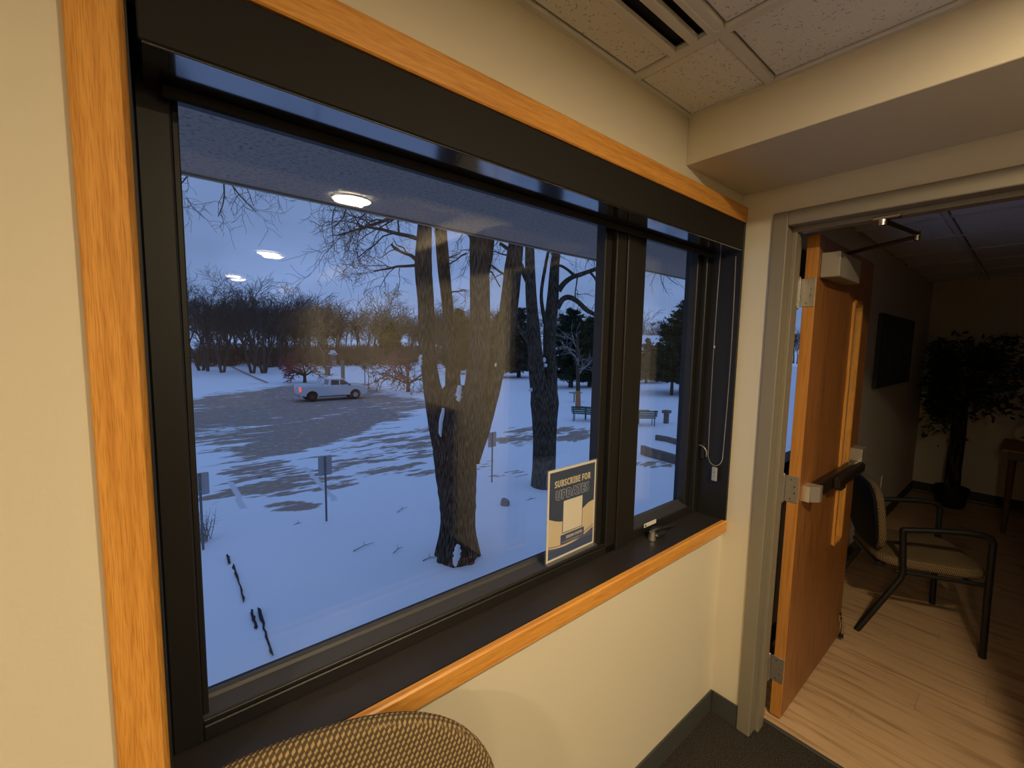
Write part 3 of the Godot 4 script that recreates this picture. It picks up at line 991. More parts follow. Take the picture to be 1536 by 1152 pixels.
func cushion(hx: float, hy: float, ex: float, thick: float, round_: float, xf: Transform3D) -> Mb:
	# superellipse outline in x/y, thickness along z, rounded rim and slightly domed faces
	var b := mb()
	b.x = xf
	var seg := 56
	var rings := []
	var steps := 6
	for i in 4:
		rings.append([[0.25, 0.55, 0.8, 0.93][i], -1.0, 1.0 - pow([0.25, 0.55, 0.8, 0.93][i], 2.0) * 0.5])
	for i in steps + 1:
		var a := -PI / 2 + PI * i / steps
		rings.append([1.0, sin(a), cos(a)])
	for i in 4:
		var k: float = [0.93, 0.8, 0.55, 0.25][i]
		rings.append([k, 1.0, 1.0 - pow(k, 2.0) * 0.5])
	var grid := []
	for r in rings:
		var row := []
		for k in seg:
			var a := TAU * k / seg
			var cx := signf(cos(a)) * pow(absf(cos(a)), 2.0 / ex)
			var cy := signf(sin(a)) * pow(absf(sin(a)), 2.0 / ex)
			if r[0] == 1.0:
				var q: float = 1.0
				var inset: float = round_ * (1.0 - r[2])
				row.append(Vector3(cx * (hx - inset) * q, cy * (hy - inset) * q, r[1] * thick / 2))
			else:
				var dome: float = 0.012 * (1.0 - r[0] * r[0])
				row.append(Vector3(cx * (hx - round_) * r[0], cy * (hy - round_) * r[0], r[1] * (thick / 2 + dome)))
		grid.append(row)
	# smooth normals from neighbours
	var base := b.v.size()
	for i in grid.size():
		for k in seg:
			var du: Vector3 = grid[i][(k + 1) % seg] - grid[i][(k - 1 + seg) % seg]
			var dv: Vector3 = grid[mini(i + 1, grid.size() - 1)][k] - grid[maxi(i - 1, 0)][k]
			b.put(grid[i][k], du.cross(dv).normalized())
	for i in grid.size() - 1:
		for k in seg:
			var a := base + i * seg + k
			var c := base + i * seg + (k + 1) % seg
			b.ix.append_array([a, c + seg, c, a, a + seg, c + seg])
	for e in [[0, Vector3(0, 0, -1)], [grid.size() - 1, Vector3(0, 0, 1)]]:
		for k in range(1, seg - 1):
			b.tri(grid[e[0]][0], grid[e[0]][k], grid[e[0]][k + 1], e[1])
	return b


func build_indoor_things() -> void:
	# chair under the window: its arched back rises in front of the sill
	var turn := deg_to_rad(-14.0)
	var e := Vector3(cos(turn), 0, -sin(turn))
	var back := Vector3(0.343, 0.0, -0.676) - e * 0.185
	var f := Vector3(sin(turn), 0, cos(turn))
	build_chair("gold and brown houndstooth arm chair with its back against the window sill", back + f * 0.215, turn, 0.995, 0.71, 0.355, 2.35, 0.03)
	# chair in the dark room
	var c := (Vector3(3.158, 0, -0.534) + Vector3(3.889, 0, -0.301)) * 0.5
	build_chair("gold and brown arm chair with black back shell behind the open door", Vector3(c.x, 0, c.z), atan2(0.263, 0.5), 0.885, 0.675, 0.250, 3.4, 0.006)


func build_dark_room() -> void:
	var fl := struct("floor_boards", mb().span(Vector3(2.035, -0.12, -0.818), Vector3(7.0, -0.008, 3.6)), M.dark_wood, "light brown wood plank floor of the dark room", "floor")
	var lens := [1.22]
	var mesh := mb().box(Vector3.ZERO, Vector3(0.1513, 0.008, 1.2192)).mesh()
	var rng := RandomNumberGenerator.new()
	rng.seed = 5
	var row := 0
	var x := 2.045 + 0.076
	while x < 6.95:
		var z: float = -0.81 - [0.0, 0.42, 0.81, 0.2, 0.63][row % 5]
		while z < 3.5:
			var a := maxf(z, -0.815)
			var b := minf(z + 1.22, 3.59)
			if b - a > 0.02:
				var mm: Material = M["plank_%d" % rng.randi_range(0, 3)]
				if b - a > 1.2:
					piece("floor_plank", mesh, mm, fl, Vector3(x, -0.004, z + 0.61))
				else:
					piece("floor_plank", mb().box(Vector3.ZERO, Vector3(0.1513, 0.008, b - a - 0.0008)).mesh(), mm, fl, Vector3(x, -0.004, (a + b) / 2))
			z += 1.22
		x += 0.152
		row += 1
	struct("wall_far", mb().span(Vector3(7.0, -0.12, -0.818), Vector3(7.15, 2.9, 3.6)), M.wall_paint, "unlit cream end wall behind the potted tree", "wall")
	struct("wall_side", mb().span(Vector3(2.048, -0.12, 3.6), Vector3(7.15, 2.9, 3.75)), M.wall_paint, "unlit cream side wall of the dark room", "wall")
	struct("baseboard_far", mb().span(Vector3(6.993, 0.0, -0.811), Vector3(7.0, 0.104, 3.6)), M.rubber_base, "dark rubber baseboard behind the potted tree", "baseboard")
	struct("baseboard_side", mb().span(Vector3(2.06, 0.0, -0.818), Vector3(6.993, 0.104, -0.811)), M.rubber_base, "dark rubber baseboard under the dark room window", "baseboard")
	var c := struct("ceiling_dark_room", mb().span(Vector3(2.048, 2.47, -0.818), Vector3(7.0, 2.49, 3.6)), M.grid_paint, "unlit tiled ceiling of the dark room", "ceiling")
	var grid := mb()
	var tile := mb().box(Vector3.ZERO, Vector3(0.578, 0.014, 0.578), 0.005).mesh()
	for i in 9:
		grid.span(Vector3(2.37 + 0.61 * i, 2.44, -0.818), Vector3(2.394 + 0.61 * i, 2.462, 3.6))
	for j in 7:
		grid.span(Vector3(2.048, 2.4402, -0.402 + 0.61 * j), Vector3(7.0, 2.462, -0.378 + 0.61 * j))
	part("ceiling_grid", grid, M.grid_paint, c)
	for i in 7:
		for j in 6:
			piece("ceiling_tile", tile, M.ceiling_tile, c, Vector3(2.382 + 0.61 * i + 0.305, 2.455, -0.39 + 0.61 * j + 0.305))
		part("border_tile", mb().box(Vector3(2.382 + 0.61 * i + 0.305, 2.455, -0.61), Vector3(0.578, 0.014, 0.40), 0.005), M.ceiling_tile, c)
	# second window, black framed like the first
	var w := struct("window_2", mb().span(Vector3(2.40, 2.03, -1.03), Vector3(4.15, 2.19, -0.83), 0.003), M.black_frame, "black framed window of the dark room, half hidden by the door", "window")
	part("stile", mb().span(Vector3(2.40, 0.878, -1.03), Vector3(2.46, 2.03, -0.93), 0.003), M.black_frame, w)
	part("stile", mb().span(Vector3(4.09, 0.878, -1.03), Vector3(4.15, 2.03, -0.93), 0.003), M.black_frame, w)
	part("mullion", mb().span(Vector3(3.62, 0.96, -1.03), Vector3(3.72, 2.03, -0.93), 0.003), M.black_frame, w)
	part("bottom_rail", mb().span(Vector3(2.46, 0.878, -1.03), Vector3(4.09, 0.96, -0.93), 0.003), M.black_frame, w)
	part("sill_board", mb().span(Vector3(2.40, 0.86, -0.93), Vector3(4.15, 0.911, -0.80), 0.003), M.black_frame, w)
	for k in [[2.45, 3.63], [3.71, 4.10]]:
		var g := mb()
		g.quad(Vector3(k[0], 0.95, -0.988), Vector3(k[1], 0.95, -0.988), Vector3(k[1], 2.04, -0.988), Vector3(k[0], 2.04, -0.988))
		part("glass_pane", g, M.glass, w)
	# canvas print of pale tree stems on dark green
	var p := thing("wall_canvas", "dark green canvas print of pale tree stems on the unlit wall", "picture", Vector3(5.15, 1.66, -0.817))
	part("canvas", mb().box(Vector3(0, 0, 0.014), Vector3(1.42, 0.60, 0.028), 0.003), M.canvas_green, p)
	rng.seed = 9
	for k in 14:
		var px := rng.randf_range(-0.68, 0.68)
		part("painted_stem", mb().box(Vector3(px, rng.randf_range(-0.06, 0.0), 0.0284), Vector3(rng.randf_range(0.005, 0.014), rng.randf_range(0.40, 0.47), 0.0008)), M.birch_pale, p)
	one("wall_outlet", mb().box(Vector3.ZERO, Vector3(0.075, 0.118, 0.008), 0.003), M.outlet_white, "white wall outlet plate low on the unlit wall", "outlet", Vector3(5.21, 0.44, -0.814))
	# potted artificial tree
	var t := thing("potted_tree", "leafy indoor tree in a black pot in the dark corner", "plant", Vector3(6.55, 0, -0.45))
	part("pot", mb().lathe([Vector2(0.001, 0.0), Vector2(0.10, 0.0), Vector2(0.115, 0.02), Vector2(0.135, 0.20), Vector2(0.14, 0.215), Vector2(0.128, 0.215), Vector2(0.122, 0.19), Vector2(0.001, 0.185)], 24), M.pot_black, t)
	rng.seed = 12
	var stem := mb()
	for k in 5:
		var a := TAU * k / 5.0
		var pts := []
		for i in 7:
			var y := 0.15 + 1.25 * i / 6.0
			pts.append(Vector3(cos(a + y * 2.0) * 0.032, y, sin(a + y * 2.0) * 0.032))
		stem.tube(pts, [0.034, 0.032, 0.03, 0.03, 0.028, 0.026, 0.022], 8)
	part("trunk", stem, M.bark, t)
	var br := mb()
	var lf := mb()
	for k in 95:
		var a := rng.randf() * TAU
		var y := rng.randf_range(0.90, 1.72)
		var up := rng.randf_range(-0.25, 0.75)
		var long := rng.randf_range(0.30, 0.62) * (1.0 - 0.35 * maxf(0.0, (y - 1.4) / 0.4))
		var d := Vector3(cos(a), up, sin(a)).normalized()
		var p0 := Vector3(cos(a) * 0.02, y, sin(a) * 0.02)
		var p1 := p0 + d * long * 0.5
		var p2 := p0 + d * long + Vector3(0, -0.10 * long, 0)
		p2.x = clampf(p2.x, -0.62, 0.32)
		p2.z = clampf(p2.z, -0.24, 1.2)
		br.tube([p0, p1, p2], [0.008, 0.005, 0.002], 4, false)
		for i in 26:
			var q := p0.lerp(p2, rng.randf_range(0.3, 1.05)) + Vector3(rng.randfn(), rng.randfn(), rng.randfn()) * 0.045
			q.x = clampf(q.x, -0.66, 0.34)
			q.z = clampf(q.z, -0.26, 1.3)
			var o := (d + Vector3(rng.randfn(), rng.randfn() * 0.7 - 0.4, rng.randfn()) * 0.7).normalized()
			var sd := o.cross(Vector3(rng.randfn(), 1, rng.randfn())).normalized()
			var ln := rng.randf_range(0.05, 0.085)
			var mid := q + o * ln * 0.5
			var lift := sd.cross(o) * 0.006
			lf.tri(q, mid + sd * ln * 0.2, q + o * ln)
			lf.tri(q, q + o * ln, mid - sd * ln * 0.2 + lift)
	part("branches", br, M.twig, t).set_meta("kind", "stuff")
	part("foliage", lf, M.leaf, t).set_meta("kind", "stuff")
	# side table with a cream plaque
	var tb := thing("side_table", "small brown side table at the edge of the dark room", "table", Vector3(6.30, 0, 0.32))
	part("table_top", mb().box(Vector3(0, 0.775, 0), Vector3(0.75, 0.03, 0.90), 0.008), M.door_oak, tb)
	part("apron", mb().box(Vector3(0, 0.725, 0), Vector3(0.66, 0.07, 0.80), 0.004), M.dark_wood, tb)
	for sx in [-1, 1]:
		for sz in [-1, 1]:
			part("leg", mb().tube([Vector3(sx * 0.30, 0, sz * 0.37), Vector3(sx * 0.30, 0.74, sz * 0.37)], [0.018, 0.028], 8), M.dark_wood, tb)
	var pl := thing("table_plaque", "cream rounded plaque with dark printed marks on the side table", "ornament", Vector3(6.56, 0.79, 0.075), deg_to_rad(-75))
	part("plaque", cushion(0.15, 0.085, 3.0, 0.03, 0.01, Transform3D(Basis(), Vector3(0, 0.085, 0))), M.plaque_cream, pl)
	for k in [[-0.09, 0.05, 0.03, 0.012], [-0.05, 0.052, 0.025, 0.010], [0.0, 0.05, 0.03, 0.012], [0.06, 0.052, 0.03, 0.011], [-0.08, 0.105, 0.02, 0.006], [-0.03, 0.105, 0.03, 0.006], [0.04, 0.105, 0.03, 0.006]]:
		part("printed_mark", mb().box(Vector3(k[0], k[1], 0.0262), Vector3(k[2], k[3], 0.004), 0.001), M.print_dark, pl)


const GX := -6.0
const GZ := -7.5
const GSIZE := 52.0
const GPIX := 1024


func ground_picture() -> Texture2D:
	# snow worn and ploughed off the tarmac, where the photograph shows bare patches; streaks follow the tyre tracks
	var n := GPIX
	var cover := PackedFloat32Array()
	cover.resize(n * n)
	cover.fill(-1.0)
	# left, right, top, bottom of each bare patch in picture points, and how bare it is
	var patches := [
		[300, 560, 574, 640, 1.15], [330, 520, 582, 655, 1.30], [330, 640, 590, 670, 0.80], [400, 620, 600, 668, 1.10], [430, 560, 618, 684, 1.55], [285, 470, 600, 668, 0.75], [285, 350, 640, 672, 0.8], [440, 600, 592, 615, 1.2],
		[530, 650, 598, 620, 0.85], [500, 660, 640, 720, 0.60], [545, 650, 655, 725, 0.62], [345, 500, 700, 745, 0.72], [375, 470, 712, 742, 0.85], [345, 420, 690, 715, 0.66], [300, 345, 735, 762, 0.6],
		[395, 470, 752, 766, 0.7], [480, 540, 715, 740, 0.72], [590, 650, 700, 716, 0.72], [570, 645, 676, 700, 0.62], [650, 700, 610, 660, 0.8],
		[742, 830, 650, 668, 0.85], [755, 885, 640, 662, 0.80], [760, 830, 658, 672, 0.66], [712, 800, 690, 704, 0.42], [700, 790, 702, 716, 0.48], [950, 1010, 692, 702, 0.62],
		[286, 420, 568, 576, 0.85], [286, 470, 555, 559, 0.72],
	]
	for p in patches:
		var a := gp(p[0], (p[2] + p[3]) / 2.0)
		var b := gp(p[1], (p[2] + p[3]) / 2.0)
		var t := gp((p[0] + p[1]) / 2.0, p[2])
		var u := gp((p[0] + p[1]) / 2.0, p[3])
		var c := Vector2((t.x + u.x) / 2, (t.z + u.z) / 2)
		var e1 := Vector2(b.x - a.x, b.z - a.z)
		var r1 := e1.length() / 2
		e1 = e1.normalized()
		var e2 := Vector2(-e1.y, e1.x)
		var r2 := maxf(0.35, absf(Vector2(t.x - u.x, t.z - u.z).dot(e2)) / 2)
		var reach := r1 * 1.35 + r2 * 1.35
		var i0 := clampi(int((c.x - reach - GX) / GSIZE * n), 0, n)
		var i1 := clampi(int((c.x + reach - GX) / GSIZE * n), 0, n)
		var j0 := clampi(int((GZ - c.y - reach) / GSIZE * n), 0, n)
		var j1 := clampi(int((GZ - c.y + reach) / GSIZE * n), 0, n)
		for j in range(j0, j1):
			var z := GZ - (j + 0.5) / n * GSIZE - c.y
			for i in range(i0, i1):
				var x := GX + (i + 0.5) / n * GSIZE - c.x
				var u1 := (x * e1.x + z * e1.y) / r1
				var u2 := (x * e2.x + z * e2.y) / r2
				var d := u1 * u1 + u2 * u2
				if d < 1.8:
					var w: float = p[4] * (1.0 - smoothstep(0.45, 1.8, d))
					if w > cover[j * n + i]:
						cover[j * n + i] = w
	var streak := FastNoiseLite.new()
	streak.seed = 3
	streak.noise_type = FastNoiseLite.TYPE_SIMPLEX_SMOOTH
	streak.frequency = 1.0
	streak.fractal_octaves = 4
	var crack := FastNoiseLite.new()
	crack.seed = 17
	crack.noise_type = FastNoiseLite.TYPE_CELLULAR
	crack.cellular_return_type = FastNoiseLite.RETURN_DISTANCE2_SUB
	crack.frequency = 0.22
	var im := Image.create(n, n, false, Image.FORMAT_RGB8)
	var snow := lin(0.80, 0.82, 0.86)
	im.fill(snow)
	for j in n:
		var z := GZ - (j + 0.5) / n * GSIZE
		for i in n:
			var w := cover[j * n + i]
			if w <= 0.0:
				continue
			var x := GX + (i + 0.5) / n * GSIZE
			var s := streak.get_noise_2d(x * 0.22, z * 0.85) * 0.70 + streak.get_noise_2d(x * 0.9 + 40.0, z * 3.6) * 0.45
			var bare := smoothstep(0.41, 0.49, w * 0.72 + s * 0.95)
			if bare <= 0.0:
				continue
			var g := 0.5 + 0.5 * streak.get_noise_2d(x * 0.35 + 9.0, z * 0.35)
			var f := 0.88 + 0.24 * streak.get_noise_2d(x * 6.0, z * 6.0)
			var tar := Color(0.33, 0.235, 0.205).lerp(Color(0.375, 0.29, 0.215), g) * f
			if crack.get_noise_2d(x, z) < -0.955:
				tar = tar * 0.35
			# a thin glaze of trodden snow left in places
			tar = tar.lerp(Color(0.45, 0.46, 0.49), 0.55 * smoothstep(0.25, 0.45, streak.get_noise_2d(x * 1.7 - 30.0, z * 2.6)))
			var sn := Color(0.80, 0.82, 0.86)
			im.set_pixel(i, j, sn.lerp(tar, bare).linear_to_srgb())
	# painted bay lines where the tarmac shows
	for e in [[344, 724, 362, 764], [455, 702, 500, 752]]:
		var a := gp(e[0], e[1])
		var b := gp(e[2], e[3])
		for k in 400:
			var q := a.lerp(b, k / 400.0)
			for s in 3:
				im.set_pixel(clampi(int((q.x - GX) / GSIZE * n) + s, 0, n - 1), clampi(int((GZ - q.z) / GSIZE * n), 0, n - 1), lin(0.62, 0.63, 0.66))
	return ImageTexture.create_from_image(im)


func build_ground() -> void:
	var m := mat("ground", Color.WHITE, 0.72, 0.0, 0.3)
	m.albedo_texture = ground_picture()
	m.texture_repeat = false
	# terrain
	var b := mb()
	var nz := FastNoiseLite.new()
	nz.seed = 2
	nz.frequency = 0.35
	nz.fractal_octaves = 3
	var xs := []
	var zs := []
	var x := -60.0
	while x < 150.0:
		xs.append(x)
		x += 0.35 if x > -3.0 and x < 22.0 else (1.2 if x > -14.0 and x < 50.0 else 5.0)
	var z := -1.0
	while z > -190.0:
		zs.append(z)
		z -= 0.35 if z > -20.0 else (0.9 if z > -60.0 else 5.0)
	var hs := []
	for zz in zs:
		var row := PackedFloat32Array()
		for xx in xs:
			var h := ground_y(zz)
			var rough := 0.05 * clampf((12.0 + zz) / 2.0, 0, 1) + 0.012
			h += nz.get_noise_2d(xx, zz * 1.2) * rough
			row.append(h)
		hs.append(row)
	for j in zs.size():
		for i in xs.size():
			var i0 := maxi(i - 1, 0)
			var i1 := mini(i + 1, xs.size() - 1)
			var j0 := maxi(j - 1, 0)
			var j1 := mini(j + 1, zs.size() - 1)
			var nx: float = -(hs[j][i1] - hs[j][i0]) / (xs[i1] - xs[i0])
			var nzz: float = -(hs[j1][i] - hs[j0][i]) / (zs[j1] - zs[j0])
			b.put(Vector3(xs[i], hs[j][i], zs[j]), Vector3(nx, 1, nzz))
			b.uv.append(Vector2((xs[i] - GX) / GSIZE, (GZ - zs[j]) / GSIZE))
	var w := xs.size()
	for j in zs.size() - 1:
		for i in w - 1:
			var a := j * w + i
			b.ix.append_array([a, a + w, a + 1, a + 1, a + w, a + w + 1])
	struct("snowy_ground", b, m, "snow covered ground and half cleared car park outside", "ground")


func road_sign(label: String, at: Vector3, turn: float) -> void:
	var t := thing("parking_sign", label, "sign", at, turn, "parking signs along the car park edge")
	part("post", mb().span(Vector3(-0.022, -0.15, -0.02), Vector3(0.022, 1.57, 0.0), 0.004), M.post_metal, t)
	part("post_rib", mb().span(Vector3(-0.010, -0.15, 0.0), Vector3(0.010, 1.57, 0.012), 0.003), M.post_metal, t)
	var poly := PackedVector2Array()
	for c in [[1, 1], [-1, 1], [-1, -1], [1, -1]]:
		for i in 5:
			var a := atan2(c[1], c[0]) - PI / 4 + PI / 2 * i / 4.0
			poly.append(Vector2(c[0] * 0.1225 + 0.03 * cos(a), 1.345 + c[1] * 0.1985 + 0.03 * sin(a)))
	part("sign_plate", mb().prism(poly, -0.026, -0.021), M.sign_metal, t)
	for y in [1.20, 1.48]:
		part("bolt", mb().tube([Vector3(0, y, -0.002), Vector3(0, y, 0.018)], [0.010], 6), M.steel, t)


func build_truck() -> void:
	# pick-up seen from its right side; local +x is forward, wheels stand on y = 0
	var a := gp(469, 602.5)
	var c := gp(532.8, 598.6)
	var mid := (a + c) * 0.5
	var t := thing("pickup_truck", "white pickup truck with red tail light parked across the snowy lot", "truck", Vector3(mid.x, mid.y + 0.02, mid.z - 0.85), deg_to_rad(-1.0))
	var hw := 0.97
	var arch := func(cx: float) -> Array:
		var out := []
		for i in 9:
			var k := PI - PI * i / 8.0
			out.append(Vector2(cx + 0.50 * cos(k), 0.42 + 0.50 * sin(k)))
		return out
	var poly := PackedVector2Array([Vector2(-2.85, 0.62), Vector2(-2.35, 0.42)])
	poly.append_array(PackedVector2Array(arch.call(-1.85)))
	poly.append_array(PackedVector2Array(arch.call(1.85)))
	poly.append_array(PackedVector2Array([Vector2(2.75, 0.42), Vector2(2.92, 0.62), Vector2(2.95, 0.98), Vector2(2.86, 1.16), Vector2(1.60, 1.28), Vector2(-0.45, 1.30), Vector2(-0.45, 0.95), Vector2(-2.85, 0.95)]))
	part("body", mb().prism(poly, -hw, hw), M.car_paint, t)
	for s in [-1.0, 1.0]:
		part("bed_side", mb().span(Vector3(-2.85, 0.93, s * hw - (0.09 if s > 0 else 0.0)), Vector3(-0.45, 1.33, s * hw + (0.09 if s < 0 else 0.0)), 0.02), M.car_paint, t)
	var tg := part("tailgate", mb().span(Vector3(-2.88, 0.66, -0.88), Vector3(-2.80, 1.33, 0.88), 0.02), M.car_paint, t)
	part("tailgate_handle", mb().box(Vector3(-2.885, 1.15, 0), Vector3(0.02, 0.06, 0.25), 0.005), M.black_plastic, tg)
	part("bed_snow", mb().box(Vector3(-1.62, 1.02, 0), Vector3(2.2, 0.14, 1.72), 0.05), M.snow, t)
	# cab: tapering glasshouse
	var cab := mb()
	var lowp := [Vector2(-0.47, 1.28), Vector2(1.63, 1.27)]
	var topp := [Vector2(-0.35, 1.90), Vector2(0.80, 1.90)]
	var h1 := 0.92
	var h2 := 0.74
	var p := func(v: Vector2, z: float) -> Vector3: return Vector3(v.x, v.y, z)
	for s in [-1.0, 1.0]:
		cab.quad(p.call(lowp[0], s * h1), p.call(lowp[1], s * h1), p.call(topp[1], s * h2), p.call(topp[0], s * h2), Vector3(0, 0, s))
	cab.quad(p.call(lowp[1], -h1), p.call(lowp[1], h1), p.call(topp[1], h2), p.call(topp[1], -h2), Vector3(1, 0.5, 0))
	cab.quad(p.call(lowp[0], -h1), p.call(lowp[0], h1), p.call(topp[0], h2), p.call(topp[0], -h2), Vector3(-1, 0, 0))
	cab.quad(p.call(topp[0], -h2), p.call(topp[1], -h2), p.call(topp[1], h2), p.call(topp[0], h2), Vector3(0, 1, 0))
	part("cab", cab, M.car_paint, t)
	part("roof_snow", mb().box(Vector3(0.23, 1.92, 0), Vector3(1.05, 0.06, 1.35), 0.025), M.snow, t)
	for s in [-1.0, 1.0]:
		for q in [[-0.28, 0.45, -0.22, 0.45], [0.53, 1.36, 0.53, 0.84]]:
			var g := mb()
			var f := func(xx: float, k: float) -> Vector3: return Vector3(xx, lerpf(1.28, 1.90, k), s * (lerpf(h1, h2, k) + 0.006))
			g.quad(f.call(q[0], 0.12), f.call(q[1], 0.12), f.call(q[3], 0.86), f.call(q[2], 0.86), Vector3(0, 0, s))
			part("side_window", g, M.car_glass, t)
		part("mirror", mb().box(Vector3(1.30, 1.36, s * 1.06), Vector3(0.12, 0.18, 0.20), 0.03), M.black_plastic, t)
		part("door_handle", mb().box(Vector3(0.30, 1.10, s * 0.975), Vector3(0.18, 0.03, 0.03), 0.008), M.car_paint, t)
		part("tail_lamp", mb().box(Vector3(-2.80, 1.08, s * 0.93), Vector3(0.13, 0.42, 0.12), 0.02), M.tail_light, t)
		part("head_lamp", mb().box(Vector3(2.84, 0.98, s * 0.78), Vector3(0.20, 0.18, 0.34), 0.03), M.head_light, t)
		part("side_sill", mb().box(Vector3(0.0, 0.40, s * 0.95), Vector3(2.6, 0.08, 0.08), 0.02), M.mud, t)
		for x in [-1.85, 1.85]:
			var wz: float = s * 0.86
			var wh := part("wheel", mb().tube([Vector3(x, 0.40, wz - 0.13), Vector3(x, 0.40, wz - 0.11), Vector3(x, 0.40, wz + 0.11), Vector3(x, 0.40, wz + 0.13)], [0.36, 0.40, 0.40, 0.36], 24), M.tyre, t)
			part("rim", mb().tube([Vector3(x, 0.40, wz + s * 0.10), Vector3(x, 0.40, wz + s * 0.136)], [0.25, 0.22], 16), M.wheel_metal if x > 0 else M.mud, wh)
			part("arch_lining", mb().box(Vector3(x, 0.68, s * 0.60), Vector3(0.92, 0.40, 0.30), 0.1), M.mud, t)
	var g2 := mb()
	g2.quad(Vector3(1.56, 1.34, -0.80), Vector3(1.56, 1.34, 0.80), Vector3(0.86, 1.87, 0.66), Vector3(0.86, 1.87, -0.66), Vector3(1, 1, 0))
	part("windscreen", g2, M.car_glass, t)
	g2 = mb()
	g2.quad(Vector3(-0.465, 1.36, -0.70), Vector3(-0.465, 1.36, 0.70), Vector3(-0.375, 1.82, 0.60), Vector3(-0.375, 1.82, -0.60), Vector3(-1, 0, 0))
	part("rear_window", g2, M.car_glass, t)
	part("rear_bumper", mb().box(Vector3(-2.92, 0.60, 0), Vector3(0.16, 0.20, 1.84), 0.03), M.satin_steel, t)
	part("front_bumper", mb().box(Vector3(2.93, 0.60, 0), Vector3(0.14, 0.26, 1.86), 0.04), M.car_paint, t)
	part("grille", mb().box(Vector3(2.93, 0.92, 0), Vector3(0.06, 0.30, 1.20), 0.02), M.black_plastic, t)


func bench(called: String, label: String, at: Vector3, turn: float) -> void:
	# green metal picnic seat: strap seat and back on bent legs, table top behind
	var t := thing(called, label, "bench", at, turn, "green metal park seats")
	for k in 4:
		part("seat_slat", mb().box(Vector3(0, 0.45, 0.06 + 0.10 * k), Vector3(1.35, 0.03, 0.08), 0.008), M.green_metal, t)
	for k in 3:
		part("back_slat", mb().box(Vector3(0, 0.60 + 0.12 * k, 0.47 + 0.03 * k), Vector3(1.35, 0.09, 0.025), 0.008), M.green_metal, t)
	for s in [-0.55, 0.55]:
		part("leg", mb().tube([Vector3(s, -0.08, 0.10), Vector3(s, 0.43, 0.10)], [0.025], 6), M.green_metal, t)
		part("leg", mb().tube([Vector3(s, -0.08, 0.45), Vector3(s, 0.43, 0.43), Vector3(s, 0.90, 0.55)], [0.025], 6), M.green_metal, t)
	part("table_top", mb().box(Vector3(0, 0.72, -0.45), Vector3(1.35, 0.04, 0.70), 0.01), M.green_metal, t)
	part("table_post", mb().tube([Vector3(0, -0.08, -0.45), Vector3(0, 0.72, -0.45)], [0.05], 8), M.green_metal, t)


func house(label: String, at: Vector3, w: float, d: float, h: float, ridge: float, turn: float, m: Material) -> void:
	var t := thing("far_house", label, "house", at, turn, "houses beyond the park")
	part("walls", mb().span(Vector3(-w / 2, -2.5, -d / 2), Vector3(w / 2, h, d / 2)), m, t)
	var r := mb()
	r.prism(PackedVector2Array([Vector2(-w / 2 - minf(0.5, w * 0.2), h - 0.15), Vector2(w / 2 + minf(0.5, w * 0.2), h - 0.15), Vector2(0, h + ridge)]), -d / 2 - minf(0.5, d * 0.2), d / 2 + minf(0.5, d * 0.2))
	part("snowy_roof", r, M.snow, t)
	part("gable", mb().prism(PackedVector2Array([Vector2(-w / 2, h - 0.1), Vector2(w / 2, h - 0.1), Vector2(0, h + ridge - 0.5)]), d / 2 + minf(0.5, d * 0.2) - 0.02, d / 2 + minf(0.5, d * 0.2) + 0.02), m, t)
	for k in 3:
		var o := part("window", mb().box(Vector3(-w / 3 + w / 3 * k, h * 0.55, d / 2 + 0.03), Vector3(minf(1.1, w / 5), 1.3, 0.08)), M.house_wall_pale, t)
		part("pane", mb().box(Vector3(-w / 3 + w / 3 * k, h * 0.55, d / 2 + 0.075), Vector3(minf(0.9, w / 6), 1.1, 0.02)), M.house_glass, o)


